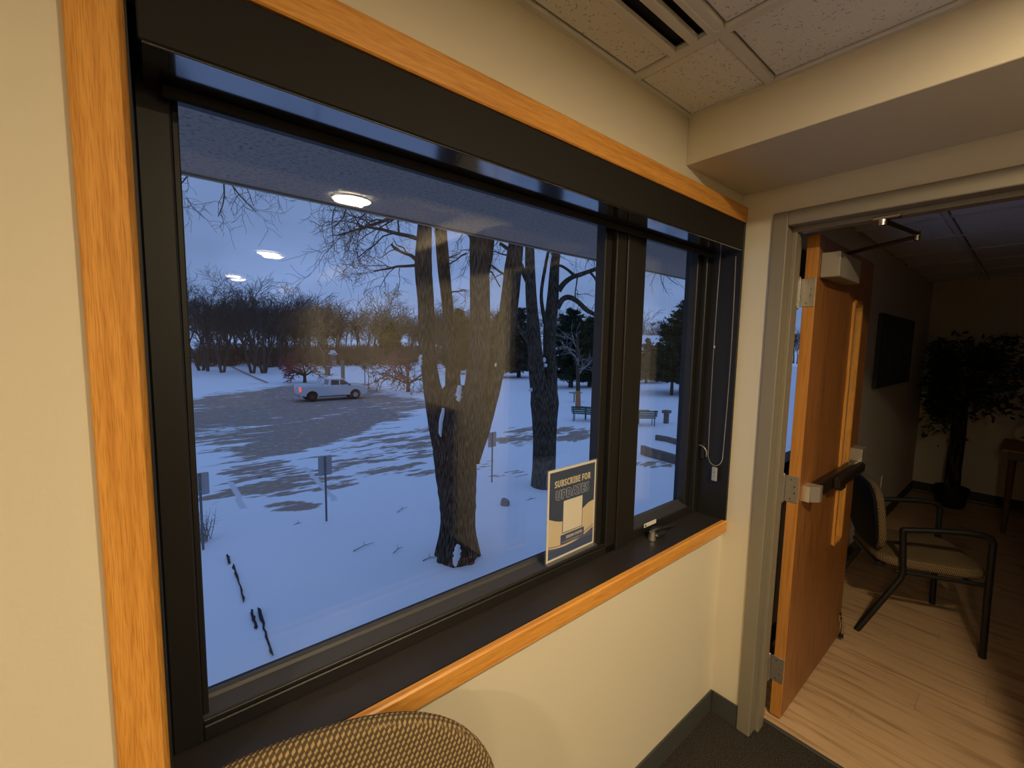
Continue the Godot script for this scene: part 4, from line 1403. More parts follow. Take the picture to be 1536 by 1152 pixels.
func build_outdoor_things() -> void:
	road_sign("back of a parking sign whose post has dry twigs around it", gp(305, 825), 0.0)
	road_sign("back of a parking sign standing alone before the cleared tarmac", gp(490, 783), 0.0)
	road_sign("back of a parking sign between the two big bare trees", gp(738, 725), 0.0)
	build_truck()
	# twigs round the first post
	var rng := RandomNumberGenerator.new()
	rng.seed = 3
	var b := mb()
	for k in 34:
		var a := rng.randf() * TAU
		var p := Vector3(rng.randf_range(-0.22, 0.16), 0, rng.randf_range(-0.14, 0.14))
		var q := p + Vector3(cos(a) * 0.16, rng.randf_range(0.25, 0.75), sin(a) * 0.16)
		b.tube([p, p.lerp(q, 0.5) + Vector3(0.02, 0.03, 0.01), q], [0.006, 0.005, 0.002], 4, false)
		for i in 3:
			var s := p.lerp(q, rng.randf_range(0.4, 0.9))
			b.tube([s, s + Vector3(rng.randf_range(-0.14, 0.16), rng.randf_range(-0.02, 0.10), rng.randf_range(-0.1, 0.1))], [0.004, 0.002], 3, false)
	one("dry_shrub", b, M.pale_twig, "thin dry shrub at the foot of a sign post", "shrub", gp(303, 812) - Vector3(0, 0.03, 0))
	# edging boards breaking through the snow below the window
	for e in [[[341, 836], [344, 848], "short tip of dark edging board at the far end of the row"], [[350, 848], [367, 908], "long dark edging board poking out of the snow"], [[377, 918], [385, 948], "dark edging board lying beside a small pit in the snow"], [[387, 916], [410, 992], "dark edging board nearest the house in the snow"]]:
		var p0 := gp(e[0][0], e[0][1])
		var p1 := gp(e[1][0], e[1][1])
		var l := mb()
		var pts := []
		var rad := []
		for i in 12:
			var k := i / 11.0
			pts.append(p0.lerp(p1, k) - p0 + Vector3(rng.randfn() * 0.006, 0.035 + rng.randfn() * 0.008, rng.randfn() * 0.006))
			rad.append(rng.randf_range(0.010, 0.028) if i > 0 and i < 11 else 0.004)
		l.tube(pts, rad, 6)
		one("edging_board", l, M.log_dark, e[2], "edging", p0, 0.0, "edging boards in the snow")
	# fallen twigs
	for e in [[530, 828, 0.5], [590, 832, 0.3], [790, 752, 0.35], [596, 770, 0.4], [436, 790, 0.3], [634, 842, 0.3]]:
		var l := mb()
		var d: Vector3 = Vector3(rng.randf_range(0.5, 1), 0.02, rng.randf_range(-0.9, 0.3)).normalized() * e[2]
		l.tube([Vector3(0, 0.01, 0), d * 0.5 + Vector3(0, 0.03, 0), d], [0.008, 0.007, 0.003], 5)
		l.tube([d * 0.5 + Vector3(0, 0.03, 0), d * 0.5 + Vector3(0.05, 0.05, -0.14)], [0.005, 0.002], 4)
		one("fallen_twig", l, M.twig, "thin dark twig lying on the snow", "twig", gp(e[0], e[1]), 0.0, "twigs fallen on the snow")
	one("tree_stump", mb().tube([Vector3(0, -0.1, 0), Vector3(0, 0.10, 0.02), Vector3(0.01, 0.14, 0.03)], [0.13, 0.12, 0.10], 12), M.pale_twig, "small pale stump half buried in the snow", "stump", gp(757, 757))
	# park seats, pedestal, low walls
	bench("picnic_bench", "green metal picnic seat beside the wrapped sapling", gp(876, 631), deg_to_rad(-60))
	bench("picnic_bench", "green metal picnic seat with a low back near the grill post", gp(962, 638), deg_to_rad(-35))
	var gr := thing("park_grill", "dark park grill on a square post standing in the snow", "grill", gp(999, 635))
	part("post", mb().span(Vector3(-0.11, -0.1, -0.11), Vector3(0.11, 0.62, 0.11), 0.01), M.stone_dark, gr)
	part("grill_box", mb().span(Vector3(-0.22, 0.58, -0.18), Vector3(0.22, 0.74, 0.18), 0.015), M.stone_dark, gr)
	for e in [[[[984, 660], [1000, 663], [1022, 669], [1050, 676]], 0.24, "low dark edging wall farther up the snowy slope"], [[[963, 681], [975, 685], [995, 691], [1021, 699], [1050, 707]], 0.34, "low curved stone edging wall closer to the building"]]:
		var l := mb()
		var org := gp(e[0][0][0], e[0][0][1])
		for i in e[0].size() - 1:
			var p0 := gp(e[0][i][0], e[0][i][1]) - org
			var p1 := gp(e[0][i + 1][0], e[0][i + 1][1]) - org
			var dir := (p1 - p0)
			var yaw := atan2(-dir.z, dir.x)
			l.x = Transform3D(Basis(Vector3.UP, yaw), (p0 + p1) * 0.5)
			l.box(Vector3(0, e[1] / 2 - 0.05, 0), Vector3(dir.length() + 0.04, e[1] + 0.1, 0.16), 0.02)
		one("edging_wall", l, M.stone_dark, e[2], "wall", org, 0.0, "low walls in the snow")
	# bird feeder by the sapling
	var bf := thing("bird_feeder", "pale green flat feeder tray on a thin pole", "bird feeder", gp(861, 603))
	part("pole", mb().tube([Vector3(0, -0.1, 0), Vector3(0, 0.75, 0)], [0.05], 6), M.stone_dark, bf)
	mat("feeder_green", lin(0.20, 0.30, 0.13), 0.7)
	part("tray", mb().box(Vector3(0.15, 0.78, 0), Vector3(1.1, 0.08, 0.6), 0.03), M.feeder_green, bf)
	# far side of the road
	var tb := thing("litter_bin", "dark litter bin on the snow behind the pickup", "bin", gp(491.5, 563))
	part("bin_body", mb().lathe([Vector2(0.001, -0.1), Vector2(0.34, -0.1), Vector2(0.42, 1.1), Vector2(0.001, 1.1)], 14), M.bin_dark, tb)
	part("lid", mb().box(Vector3(0, 1.16, 0), Vector3(1.05, 0.18, 1.0), 0.04), M.bin_dark, tb)
	one("wooden_post", mb().tube([Vector3(0, -0.2, 0), Vector3(0, 2.6, 0)], [0.26, 0.24], 10), M.stone_dark, "thick pale wooden post behind the pickup", "post", gp(514.5, 569))
	var ps := thing("street_sign", "thin dark street sign pole by the road edge", "sign", gp(547.5, 581))
	part("pole", mb().tube([Vector3(0, -0.1, 0), Vector3(0, 2.6, 0)], [0.05], 6), M.bin_dark, ps)
	part("plate", mb().box(Vector3(0, 2.35, 0), Vector3(0.45, 0.45, 0.03), 0.01), M.bin_dark, ps)
	house("tiny far shed with a snowy gable above the road", Vector3(hit(499, 527, 2, -87.0).x, ground_y(-87.0) + 0.6, -87.0), 0.9, 0.9, 1.9, 0.7, 0.25, M.house_wall)
	house("far house with a broad snowy roof beside the tall pine", Vector3(78.0, -3.4, -51.0), 11.0, 10.0, 3.6, 3.6, 0.9, M.house_wall_pale)
	house("far house with a snowy roof behind the dark firs", Vector3(96.0, -3.2, -48.0), 12.0, 10.0, 5.0, 4.0, 0.5, M.house_wall)
	house("low far house with a long snowy roof in front of the firs", Vector3(64.0, -3.6, -38.5), 12.0, 8.0, 2.4, 2.6, 1.1, M.house_wall)


class Grower:
	var b: Mb
	var t: Mb
	var rng := RandomNumberGenerator.new()
	var droop := 0.0
	var wild := 0.28
	var min_r := 0.004
	var split := [4, 4, 4, 3, 3]
	var spread := 0.75
	var shrink := 0.62
	var limbs := 0

	func limb(p: Vector3, d: Vector3, long: float, r: float, level: int, last: int) -> void:
		limbs += 1
		var segs := 5 if level == 0 else (4 if level < 3 else 3)
		var pts := [p]
		var rad := [r]
		var dirs := [d]
		var q := p
		for i in segs:
			var side := Vector3(rng.randfn(), rng.randfn(), rng.randfn()) * wild * (0.5 if level == 0 else 1.0)
			d = (d + side * 0.5 + Vector3(0, droop * (0.15 + 0.12 * level), 0)).normalized()
			q += d * (long / segs)
			pts.append(q)
			dirs.append(d)
			rad.append(maxf(min_r * 0.7, lerpf(r, r * 0.45, float(i + 1) / segs)))
		var sides := 9 if r > 0.12 else (6 if r > 0.04 else (4 if r > 0.014 else 3))
		(b if r > 0.05 else t).tube(pts, rad, sides, false)
		if level >= last:
			return
		var n: int = split[mini(level, split.size() - 1)]
		for i in n:
			var k := (float(i) + rng.randf_range(0.35, 1.0)) / n
			k = lerpf(0.28, 1.0, k)
			var f := k * segs
			var j := mini(int(f), segs - 1)
			var at: Vector3 = Vector3(pts[j]).lerp(pts[j + 1], f - j)
			var dir: Vector3 = dirs[j + 1]
			var ax := dir.cross(Vector3(rng.randfn(), rng.randfn(), rng.randfn())).normalized()
			var nd := dir.rotated(ax, spread * rng.randf_range(0.55, 1.25))
			var rr: float = lerpf(rad[j], rad[j + 1], f - j)
			limb(at, nd, long * shrink * rng.randf_range(0.75, 1.2), maxf(min_r, rr * rng.randf_range(0.42, 0.62)), level + 1, last)


func grower(seed_: int) -> Grower:
	var g := Grower.new()
	g.b = mb()
	g.t = mb()
	g.rng.seed = seed_
	return g


func stem_points(px: Array, depth: float, origin: Vector3) -> Array:
	# px: [x, y, width, extra depth] picture points up a stem standing at a given distance; returns [points, radii]
	var pts := []
	var rad := []
	for e in px:
		var d: float = depth + (e[3] if e.size() > 3 else 0.0)
		pts.append(CAM + ray(e[0], e[1]) * d - origin)
		rad.append(e[2] * 0.5 / FOCAL * d)
	# finer, smoothed
	var o := []
	var r := []
	var n := pts.size()
	for i in n - 1:
		var a: Vector3 = pts[maxi(i - 1, 0)]
		var b: Vector3 = pts[i]
		var c: Vector3 = pts[i + 1]
		var e: Vector3 = pts[mini(i + 2, n - 1)]
		for k in 5:
			var t := k / 5.0
			o.append(b.cubic_interpolate(c, a, e, t))
			r.append(lerpf(rad[i], rad[i + 1], t))
	o.append(pts[-1])
	r.append(rad[-1])
	return [o, r]


func build_near_trees() -> void:
	# ---- big maple with four stems
	var base := gp(686, 834)
	var dep := (base - CAM).dot(fwd)
	var t := thing("maple_tree", "large bare tree with several stems rising from one trunk", "tree", base)
	var stems := [
		[[686, 850, 62, 0], [686, 832, 58, 0], [687, 800, 50, 0], [687, 760, 54, 0], [685, 720, 60, 0], [683, 680, 66, 0], [684, 640, 72, 0.02], [686, 605, 66, 0.05], [688, 580, 40, 0.1]],
		[[670, 690, 34, -0.02], [660, 640, 34, -0.05], [652, 600, 29, -0.12], [645, 560, 25, -0.2], [641, 520, 24, -0.25], [639, 455, 24, -0.3], [635, 400, 26, -0.35], [637, 340, 21, -0.4], [638, 270, 19, -0.45], [636, 190, 16, -0.5]],
		[[676, 680, 30, 0.1], [680, 620, 27, 0.25], [679, 560, 22, 0.35], [677, 510, 18, 0.45], [671, 455, 17, 0.5], [665, 395, 19, 0.5], [661, 340, 18, 0.55], [657, 270, 15, 0.6], [650, 180, 12, 0.7]],
		[[694, 690, 40, -0.12], [704, 630, 38, -0.18], [713, 580, 34, -0.2], [719, 520, 32, -0.2], [720, 455, 31, -0.2], [719, 400, 29, -0.2], [718, 350, 28, -0.2], [716, 280, 24, -0.2], [714, 190, 20, -0.25]],
		[[703, 690, 34, 0.05], [722, 640, 28, 0.1], [737, 590, 24, 0.1], [748, 540, 24, 0.08], [757, 500, 25, 0.05], [764, 455, 28, 0.0], [770, 400, 26, -0.05], [776, 350, 21, -0.1], [783, 280, 18, -0.15], [795, 190, 14, -0.2]],
		[[724, 420, 16, -0.1], [732, 390, 13, 0.0], [736, 355, 13, 0.05], [741, 290, 11, 0.1], [748, 200, 9, 0.2]],
	]
	var wob := FastNoiseLite.new()
	wob.seed = 5
	wob.frequency = 1.1
	var tops := []
	for s in stems:
		var pr := stem_points(s, dep, base)
		var b := mb()
		for i in pr[1].size():
			pr[1][i] *= 1.0 + 0.05 * wob.get_noise_1d(i * 3.0 + tops.size() * 40)
		b.tube(pr[0], pr[1], 16, true)
		part("trunk" if tops.is_empty() else "stem", b, M.bark, t)
		tops.append(pr)
	# root flare in low ridges, and snow lodged in the crotches and at the foot
	var fl := mb()
	for e in [[-0.23, 0.16], [-0.02, 0.26], [0.22, 0.18], [0.30, -0.05], [-0.30, -0.02]]:
		var d: Vector3 = rgt * e[0] - fwd * e[1]
		d.y = 0
		fl.tube([d * 0.86 + Vector3(0, 0.95, 0), d * 0.98 + Vector3(0, 0.40, 0), d * 1.16 + Vector3(0, 0.10, 0), d * 1.32 + Vector3(0, -0.08, 0)], [0.05, 0.085, 0.10, 0.09], 8)
	part("root_flare", fl, M.bark, t)
	var sn := mb()
	var sr := RandomNumberGenerator.new()
	sr.seed = 6
	for e in [[689, 578, 688, 606, 5, -0.33], [664, 612, 661, 655, 4, -0.42], [687, 818, 683, 850, 6, -0.47], [632, 532, 630, 550, 3, -0.36], [743, 545, 744, 550, 2, -0.1]]:
		var line := []
		var fat := []
		for i in 9:
			var k := i / 8.0
			line.append(CAM + ray(lerpf(e[0], e[2], k) + sr.randf_range(-1.2, 1.2), lerpf(e[1], e[3], k)) * (dep + e[5]) - base)
			fat.append(dep / FOCAL * e[4] * sr.randf_range(0.7, 1.0) * sqrt(maxf(0.02, sin(PI * (0.12 + 0.86 * k)))))
		sn.tube(line, fat, 8)
	part("lodged_snow", sn, M.snow, t)
	# limbs: the traced ones that leave the stems, then free growth
	var g := grower(11)
	g.droop = -0.22
	g.spread = 0.95
	g.wild = 0.62
	g.min_r = 0.0042
	g.split = [7, 5, 4, 3]
	var off := func(px: float, py: float, d: float) -> Vector3: return CAM + ray(px, py) * (dep + d) - base
	# left boughs sweeping down over the car park
	g.limb(off.call(627, 392, -0.3), (-rgt * 0.8 + Vector3(0, 0.75, 0)).normalized(), 0.75, 0.045, 2, 3)
	for e in [[634, 335, -0.8, 0.55, 1.15, 0.05], [632, 360, -1.0, 0.30, 1.25, 0.045], [640, 300, -0.8, 0.5, 1.7, 0.06], [638, 250, -1.0, 0.1, 1.9, 0.06], [652, 270, -0.9, 0.2, 1.9, 0.05], [625, 398, -1.0, -0.15, 1.0, 0.03], [636, 318, -1.0, -0.1, 1.5, 0.045], [640, 280, -0.9, -0.25, 1.7, 0.05]]:
		g.limb(off.call(e[0], e[1], -0.3), (rgt * e[2] + Vector3(0, e[3], 0) - fwd * 0.1).normalized(), e[4], e[5], 0, 3)
	# fine shoots between the stems and to the right
	for e in [[668, 330, 0.5, 0.2, 0.9, 0.03, 0.5], [660, 395, 0.6, 0.4, 0.5, 0.02, 0.5], [700, 300, -0.5, -0.1, 1.0, 0.03, -0.2], [770, 330, 0.7, 0.1, 0.9, 0.03, -0.05], [745, 300, 0.4, 0.3, 1.0, 0.03, 0.1], [765, 420, -0.7, 0.1, 0.55, 0.03, 0.0], [735, 470, 0.8, -0.2, 0.4, 0.02, -0.2], [690, 330, 0.5, -0.3, 0.9, 0.03, 0.1], [700, 380, -0.6, -0.2, 0.5, 0.02, -0.2], [672, 440, 0.7, 0.1, 0.5, 0.02, 0.4], [750, 430, -0.5, 0.5, 0.5, 0.02, 0.0], [790, 300, 0.3, -0.4, 1.0, 0.03, 0.2]]:
		g.limb(off.call(e[0], e[1], e[6]), (rgt * e[2] + Vector3(0, e[3], 0)).normalized(), e[4], e[5], 1, 3)
	part("boughs", g.b, M.bark, t)
	part("twigs", g.t, M.twig, t).set_meta("kind", "stuff")

	# ---- second tree
	base = gp(815, 730)
	var dep2 := (base - CAM).dot(fwd)
	t = thing("forked_tree", "bare tree with a bulging trunk forking in two beside the acrylic sign", "tree", base)
	stems = [
		[[815, 742, 40, 0], [815, 728, 38, 0], [816, 700, 35, 0], [817, 660, 35, 0], [817, 630, 38, 0], [817, 605, 43, 0], [816, 588, 40, 0], [814, 570, 34, 0]],
		[[812, 600, 30, -0.1], [806, 565, 25, -0.15], [803, 530, 22, -0.2], [800, 490, 19, -0.25], [797, 450, 17, -0.3], [795, 400, 15, -0.35], [794, 345, 13, -0.4], [790, 270, 11, -0.4], [780, 180, 9, -0.4]],
		[[822, 600, 30, 0.1], [825, 560, 21, 0.15], [824, 530, 19, 0.2], [825, 490, 20, 0.2], [829, 450, 18, 0.2], [832, 400, 14, 0.2], [835, 370, 13, 0.2], [838, 290, 11, 0.2], [842, 190, 9, 0.2]],
		[[838, 436, 9, 0.1], [846, 425, 8, 0.0], [858, 416, 7, -0.1], [870, 412, 7, -0.2], [884, 407, 6, -0.3], [905, 400, 6, -0.5], [935, 390, 5, -0.7]],
		[[836, 462, 9, 0.1], [844, 449, 8, 0.0], [854, 446, 8, -0.1], [866, 452, 7, -0.2], [880, 465, 7, -0.3], [893, 472, 6, -0.4]],
		[[793, 425, 9, -0.3], [786, 410, 8, -0.3], [780, 395, 7, -0.3], [770, 380, 6, -0.4], [750, 365, 5, -0.5]],
		[[798, 520, 9, -0.3], [788, 505, 7, -0.4], [778, 492, 6, -0.5], [772, 470, 5, -0.6]],
		[[822, 500, 8, 0.1], [815, 470, 6, 0.0], [812, 440, 5, -0.2], [818, 400, 5, -0.3], [826, 360, 4, -0.3]],
		[[860, 412, 5, -0.1], [852, 405, 4, -0.2], [842, 399, 4, -0.3], [832, 398, 3, -0.3]],
	]
	var first := true
	for s in stems:
		var pr := stem_points(s, dep2, base)
		part("trunk" if first else "stem", mb().tube(pr[0], pr[1], 14, true), M.bark_grey, t)
		first = false
	sn = mb()
	for e in [[816, 540, 3, 8], [818, 548, 3, 6], [796, 585, 4, 5], [800, 582, 3, 3]]:
		sn.blob(CAM + ray(e[0], e[1]) * (dep2 - 0.25) - base, Vector3(e[2], e[3] * 0.5, e[2]) * (dep2 / FOCAL), 8, 6)
	part("lodged_snow", sn, M.snow, t)
	g = grower(23)
	g.droop = -0.25
	g.wild = 0.6
	g.spread = 0.9
	g.min_r = 0.0055
	g.split = [6, 4, 3, 3]
	off = func(px: float, py: float, d: float) -> Vector3: return CAM + ray(px, py) * (dep2 + d) - base
	for e in [[795, 345, -0.6, 0.2, 1.5, 0.05], [790, 290, -0.8, 0.1, 1.6, 0.05], [838, 330, 0.6, 0.3, 1.5, 0.05], [884, 407, 0.5, -0.5, 0.9, 0.04], [850, 300, 0.7, -0.1, 1.8, 0.05], [870, 300, 0.5, -0.5, 1.7, 0.05], [772, 380, -0.5, -0.2, 0.8, 0.03], [812, 300, 0.2, -0.4, 1.3, 0.04], [866, 415, 0.1, -0.8, 0.9, 0.03], [882, 330, 0.3, -0.7, 1.5, 0.04], [848, 330, 0.4, -0.6, 1.2, 0.03], [815, 350, 0.3, -0.5, 0.9, 0.03]]:
		g.limb(off.call(e[0], e[1], -0.3), (rgt * e[2] + Vector3(0, e[3], 0)).normalized(), e[4], e[5], 1, 3)
	part("boughs", g.b, M.bark_grey, t)
	part("twigs", g.t, M.twig, t).set_meta("kind", "stuff")

	# ---- a tree that stands left of the view: its twigs hang into the top left of the pane
	var lt := gp(150, 800)
	t = thing("overhanging_tree", "bare tree whose twigs hang below the roof edge in the pane's corner", "tree", lt)
	g = grower(31)
	g.droop = -0.25
	g.wild = 0.60
	g.spread = 0.95
	g.min_r = 0.0048
	g.split = [6, 5, 4, 3]
	var ld := (lt - CAM).dot(fwd)
	var st := stem_points([[150, 820, 70], [152, 700, 60], [150, 560, 52], [158, 420, 46], [165, 300, 40], [175, 150, 30], [180, 0, 22]], ld, lt)
	part("trunk", mb().tube(st[0], st[1], 14), M.bark, t)
	for e in [[250, 215, 320, 252], [330, 190, 355, 225]]:
		var hub := CAM + ray(e[0], e[1]) * ld - lt
		g.limb(CAM + ray(175, 200) * ld - lt, (hub - (CAM + ray(175, 200) * ld - lt)).normalized(), 1.0, 0.05, 3, 3)
		g.b.tube([CAM + ray(175, 200) * ld - lt, hub, CAM + ray(e[2], e[3]) * ld - lt], [0.06, 0.04, 0.03], 6)
	for e in [[300, 245, -0.5, -0.6, 1.0], [335, 258, -0.25, -1.0, 1.05], [340, 258, 0.25, -1.0, 0.95], [350, 250, 0.7, -0.6, 1.0], [360, 225, 0.9, -0.3, 1.1], [290, 235, -0.4, -0.9, 1.0], [375, 235, 0.6, -0.5, 0.9]]:
		g.limb(CAM + ray(e[0], e[1]) * ld - lt, (rgt * e[2] + Vector3(0, e[3], 0)).normalized(), e[4], 0.020, 1, 3)
	part("boughs", g.b, M.bark, t)
	part("twigs", g.t, M.twig, t).set_meta("kind", "stuff")

	# ---- wrapped sapling and the hanging twigs seen through the casement
	base = gp(866.5, 613)
	var d3 := (base - CAM).dot(fwd)
	t = thing("wrapped_sapling", "pale bare young tree with an orange wrap round its trunk", "tree", base)
	st = stem_points([[867, 618, 8], [867, 600, 6.5], [867, 570, 6], [866, 540, 5], [866, 505, 4]], d3, base)
	part("trunk", mb().tube(st[0], st[1], 8), M.bark_grey, t)
	st = stem_points([[867, 614, 9], [867, 600, 7.6], [867, 586, 7.2]], d3, base)
	part("trunk_wrap", mb().tube(st[0], st[1], 10), M.trunk_wrap, t)
	g = grower(41)
	g.wild = 0.3
	g.min_r = 0.012
	g.split = [5, 4, 3]
	for k in 9:
		var a := TAU * k / 9.0
		g.limb(CAM + ray(866.5, 566 - k * 6) * d3 - base, Vector3(cos(a), 0.55, sin(a)).normalized(), 1.4, 0.05, 1, 3)
	part("boughs", g.b, M.pale_twig, t)
	part("twigs", g.t, M.pale_twig, t).set_meta("kind", "stuff")

	var rt := gp(1090, 660)
	var rd := (rt - CAM).dot(fwd)
	t = thing("yard_tree", "bare tree whose drooping twig hangs in the narrow casement", "tree", rt)
	st = stem_points([[1090, 670, 36], [1092, 560, 30], [1086, 450, 26], [1076, 330, 20], [1060, 250, 14]], rd, rt)
	part("trunk", mb().tube(st[0], st[1], 12), M.bark, t)
	g = grower(47)
	g.droop = -0.35
	g.wild = 0.6
	g.spread = 0.95
	g.min_r = 0.008
	g.split = [5, 4, 3]
	g.b.tube([CAM + ray(1078, 345) * rd - rt, CAM + ray(1030, 345) * rd - rt, CAM + ray(993, 392) * rd - rt], [0.10, 0.07, 0.03], 6)
	for e in [[993, 390, 0.1, -1.0, 1.7], [985, 388, -0.6, -0.8, 1.3], [1000, 392, 0.7, -0.7, 1.3], [992, 400, -0.2, -1.0, 1.3]]:
		g.limb(CAM + ray(e[0], e[1]) * rd - rt, (rgt * e[2] + Vector3(0, e[3], 0)).normalized(), e[4], 0.024, 2, 3)
	part("boughs", g.b, M.bark, t)
	part("twigs", g.t, M.twig, t).set_meta("kind", "stuff")


func bare_tree(called: String, label: String, seed_: int, tall: float, r: float, fork: float, spread: float, at: Vector3, group: String, twig_r := 0.022, stems := 2) -> Node3D:
	var g := grower(seed_)
	g.min_r = twig_r
	g.spread = spread
	g.wild = 0.42
	g.droop = 0.07
	g.split = [5, 5, 4, 3]
	g.shrink = 0.57
	var t := thing(called, label, "tree", at, 0.0, group)
	var a0 := g.rng.randf() * TAU
	for k in stems:
		var a := a0 + TAU * k / stems + g.rng.randf_range(-0.3, 0.3)
		var tilt := g.rng.randf_range(0.18, 0.34) if stems > 1 else 0.05
		var d := Vector3(cos(a) * tilt, 1, sin(a) * tilt).normalized()
		var foot := Vector3(cos(a), 0, sin(a)) * r * 0.8
		g.b.tube([foot - Vector3(0, 0.3, 0), foot + d * tall * fork * 0.5, foot + d * tall * fork], [r, r * 0.85, r * 0.7], 8, false)
		g.limb(foot + d * tall * fork, d, tall * 0.46, r * 0.7, 0, 4)
		g.limb(foot + d * tall * fork * 0.9, d.rotated(Vector3(sin(a), 0, -cos(a)), g.rng.randf_range(-0.75, -0.45)), tall * 0.34, r * 0.5, 1, 4)
		g.limb(foot + d * tall * fork, d.rotated(Vector3(sin(a), 0, -cos(a)), g.rng.randf_range(0.45, 0.7)), tall * 0.36, r * 0.5, 1, 4)
	part("trunk", g.b, M.twig, t)
	part("twigs", g.t, M.twig, t).set_meta("kind", "stuff")
	return t


func conifer(label: String, seed_: int, at: Vector3, tall: float, wide: float, bare: float, m: Material, tuft := 0.30, blunt := 0.8) -> Node3D:
	var rng := RandomNumberGenerator.new()
	rng.seed = seed_
	var t := thing("pine_tree", label, "tree", at, 0.0, "conifers in the park")
	part("trunk", mb().tube([Vector3(0, -0.3, 0), Vector3(0.05, tall * 0.5, 0), Vector3(0, tall * 0.97, 0)], [0.032 * tall, 0.02 * tall, 0.02], 8), M.twig, t)
	var b := mb()
	var f := mb()
	var y := tall * bare
	while y < tall * 0.99:
		var k := (y / tall - bare) / (1.0 - bare)
		var reach := wide * pow(1.0 - k, blunt) * rng.randf_range(0.75, 1.1) + 0.15
		var n := 6
		for i in n:
			var a := TAU * (i + rng.randf()) / n
			var long := reach * rng.randf_range(0.7, 1.15)
			var p0 := Vector3(0, y + rng.randf_range(-0.2, 0.2), 0)
			var p1 := p0 + Vector3(cos(a) * long * 0.55, 0.02 * long, sin(a) * long * 0.55)
			var p2 := p0 + Vector3(cos(a) * long, 0.16 * long, sin(a) * long)
			b.tube([p0, p1, p2], [0.05, 0.035, 0.01], 4, false)
			var cnt := int(long * 15) + 4
			for j in cnt:
				var u := rng.randf_range(0.15, 1.03)
				var c := (p0.lerp(p1, u * 2.0) if u < 0.5 else p1.lerp(p2, u * 2.0 - 1.0)) + Vector3(rng.randfn(), rng.randfn() * 0.6, rng.randfn()) * 0.16 * long * 0.5
				for q in 6:
					var d := Vector3(rng.randfn(), rng.randfn() * 0.6 + 0.25, rng.randfn()).normalized()
					var s := d.cross(Vector3(rng.randfn(), rng.randfn(), rng.randfn())).normalized() * tuft * 0.16
					f.tri(c - s, c + s, c + d * tuft)
		y += tall * 0.028 + 0.12
	part("branches", b, M.twig, t)
	part("needles", f, m, t).set_meta("kind", "stuff")
	return t


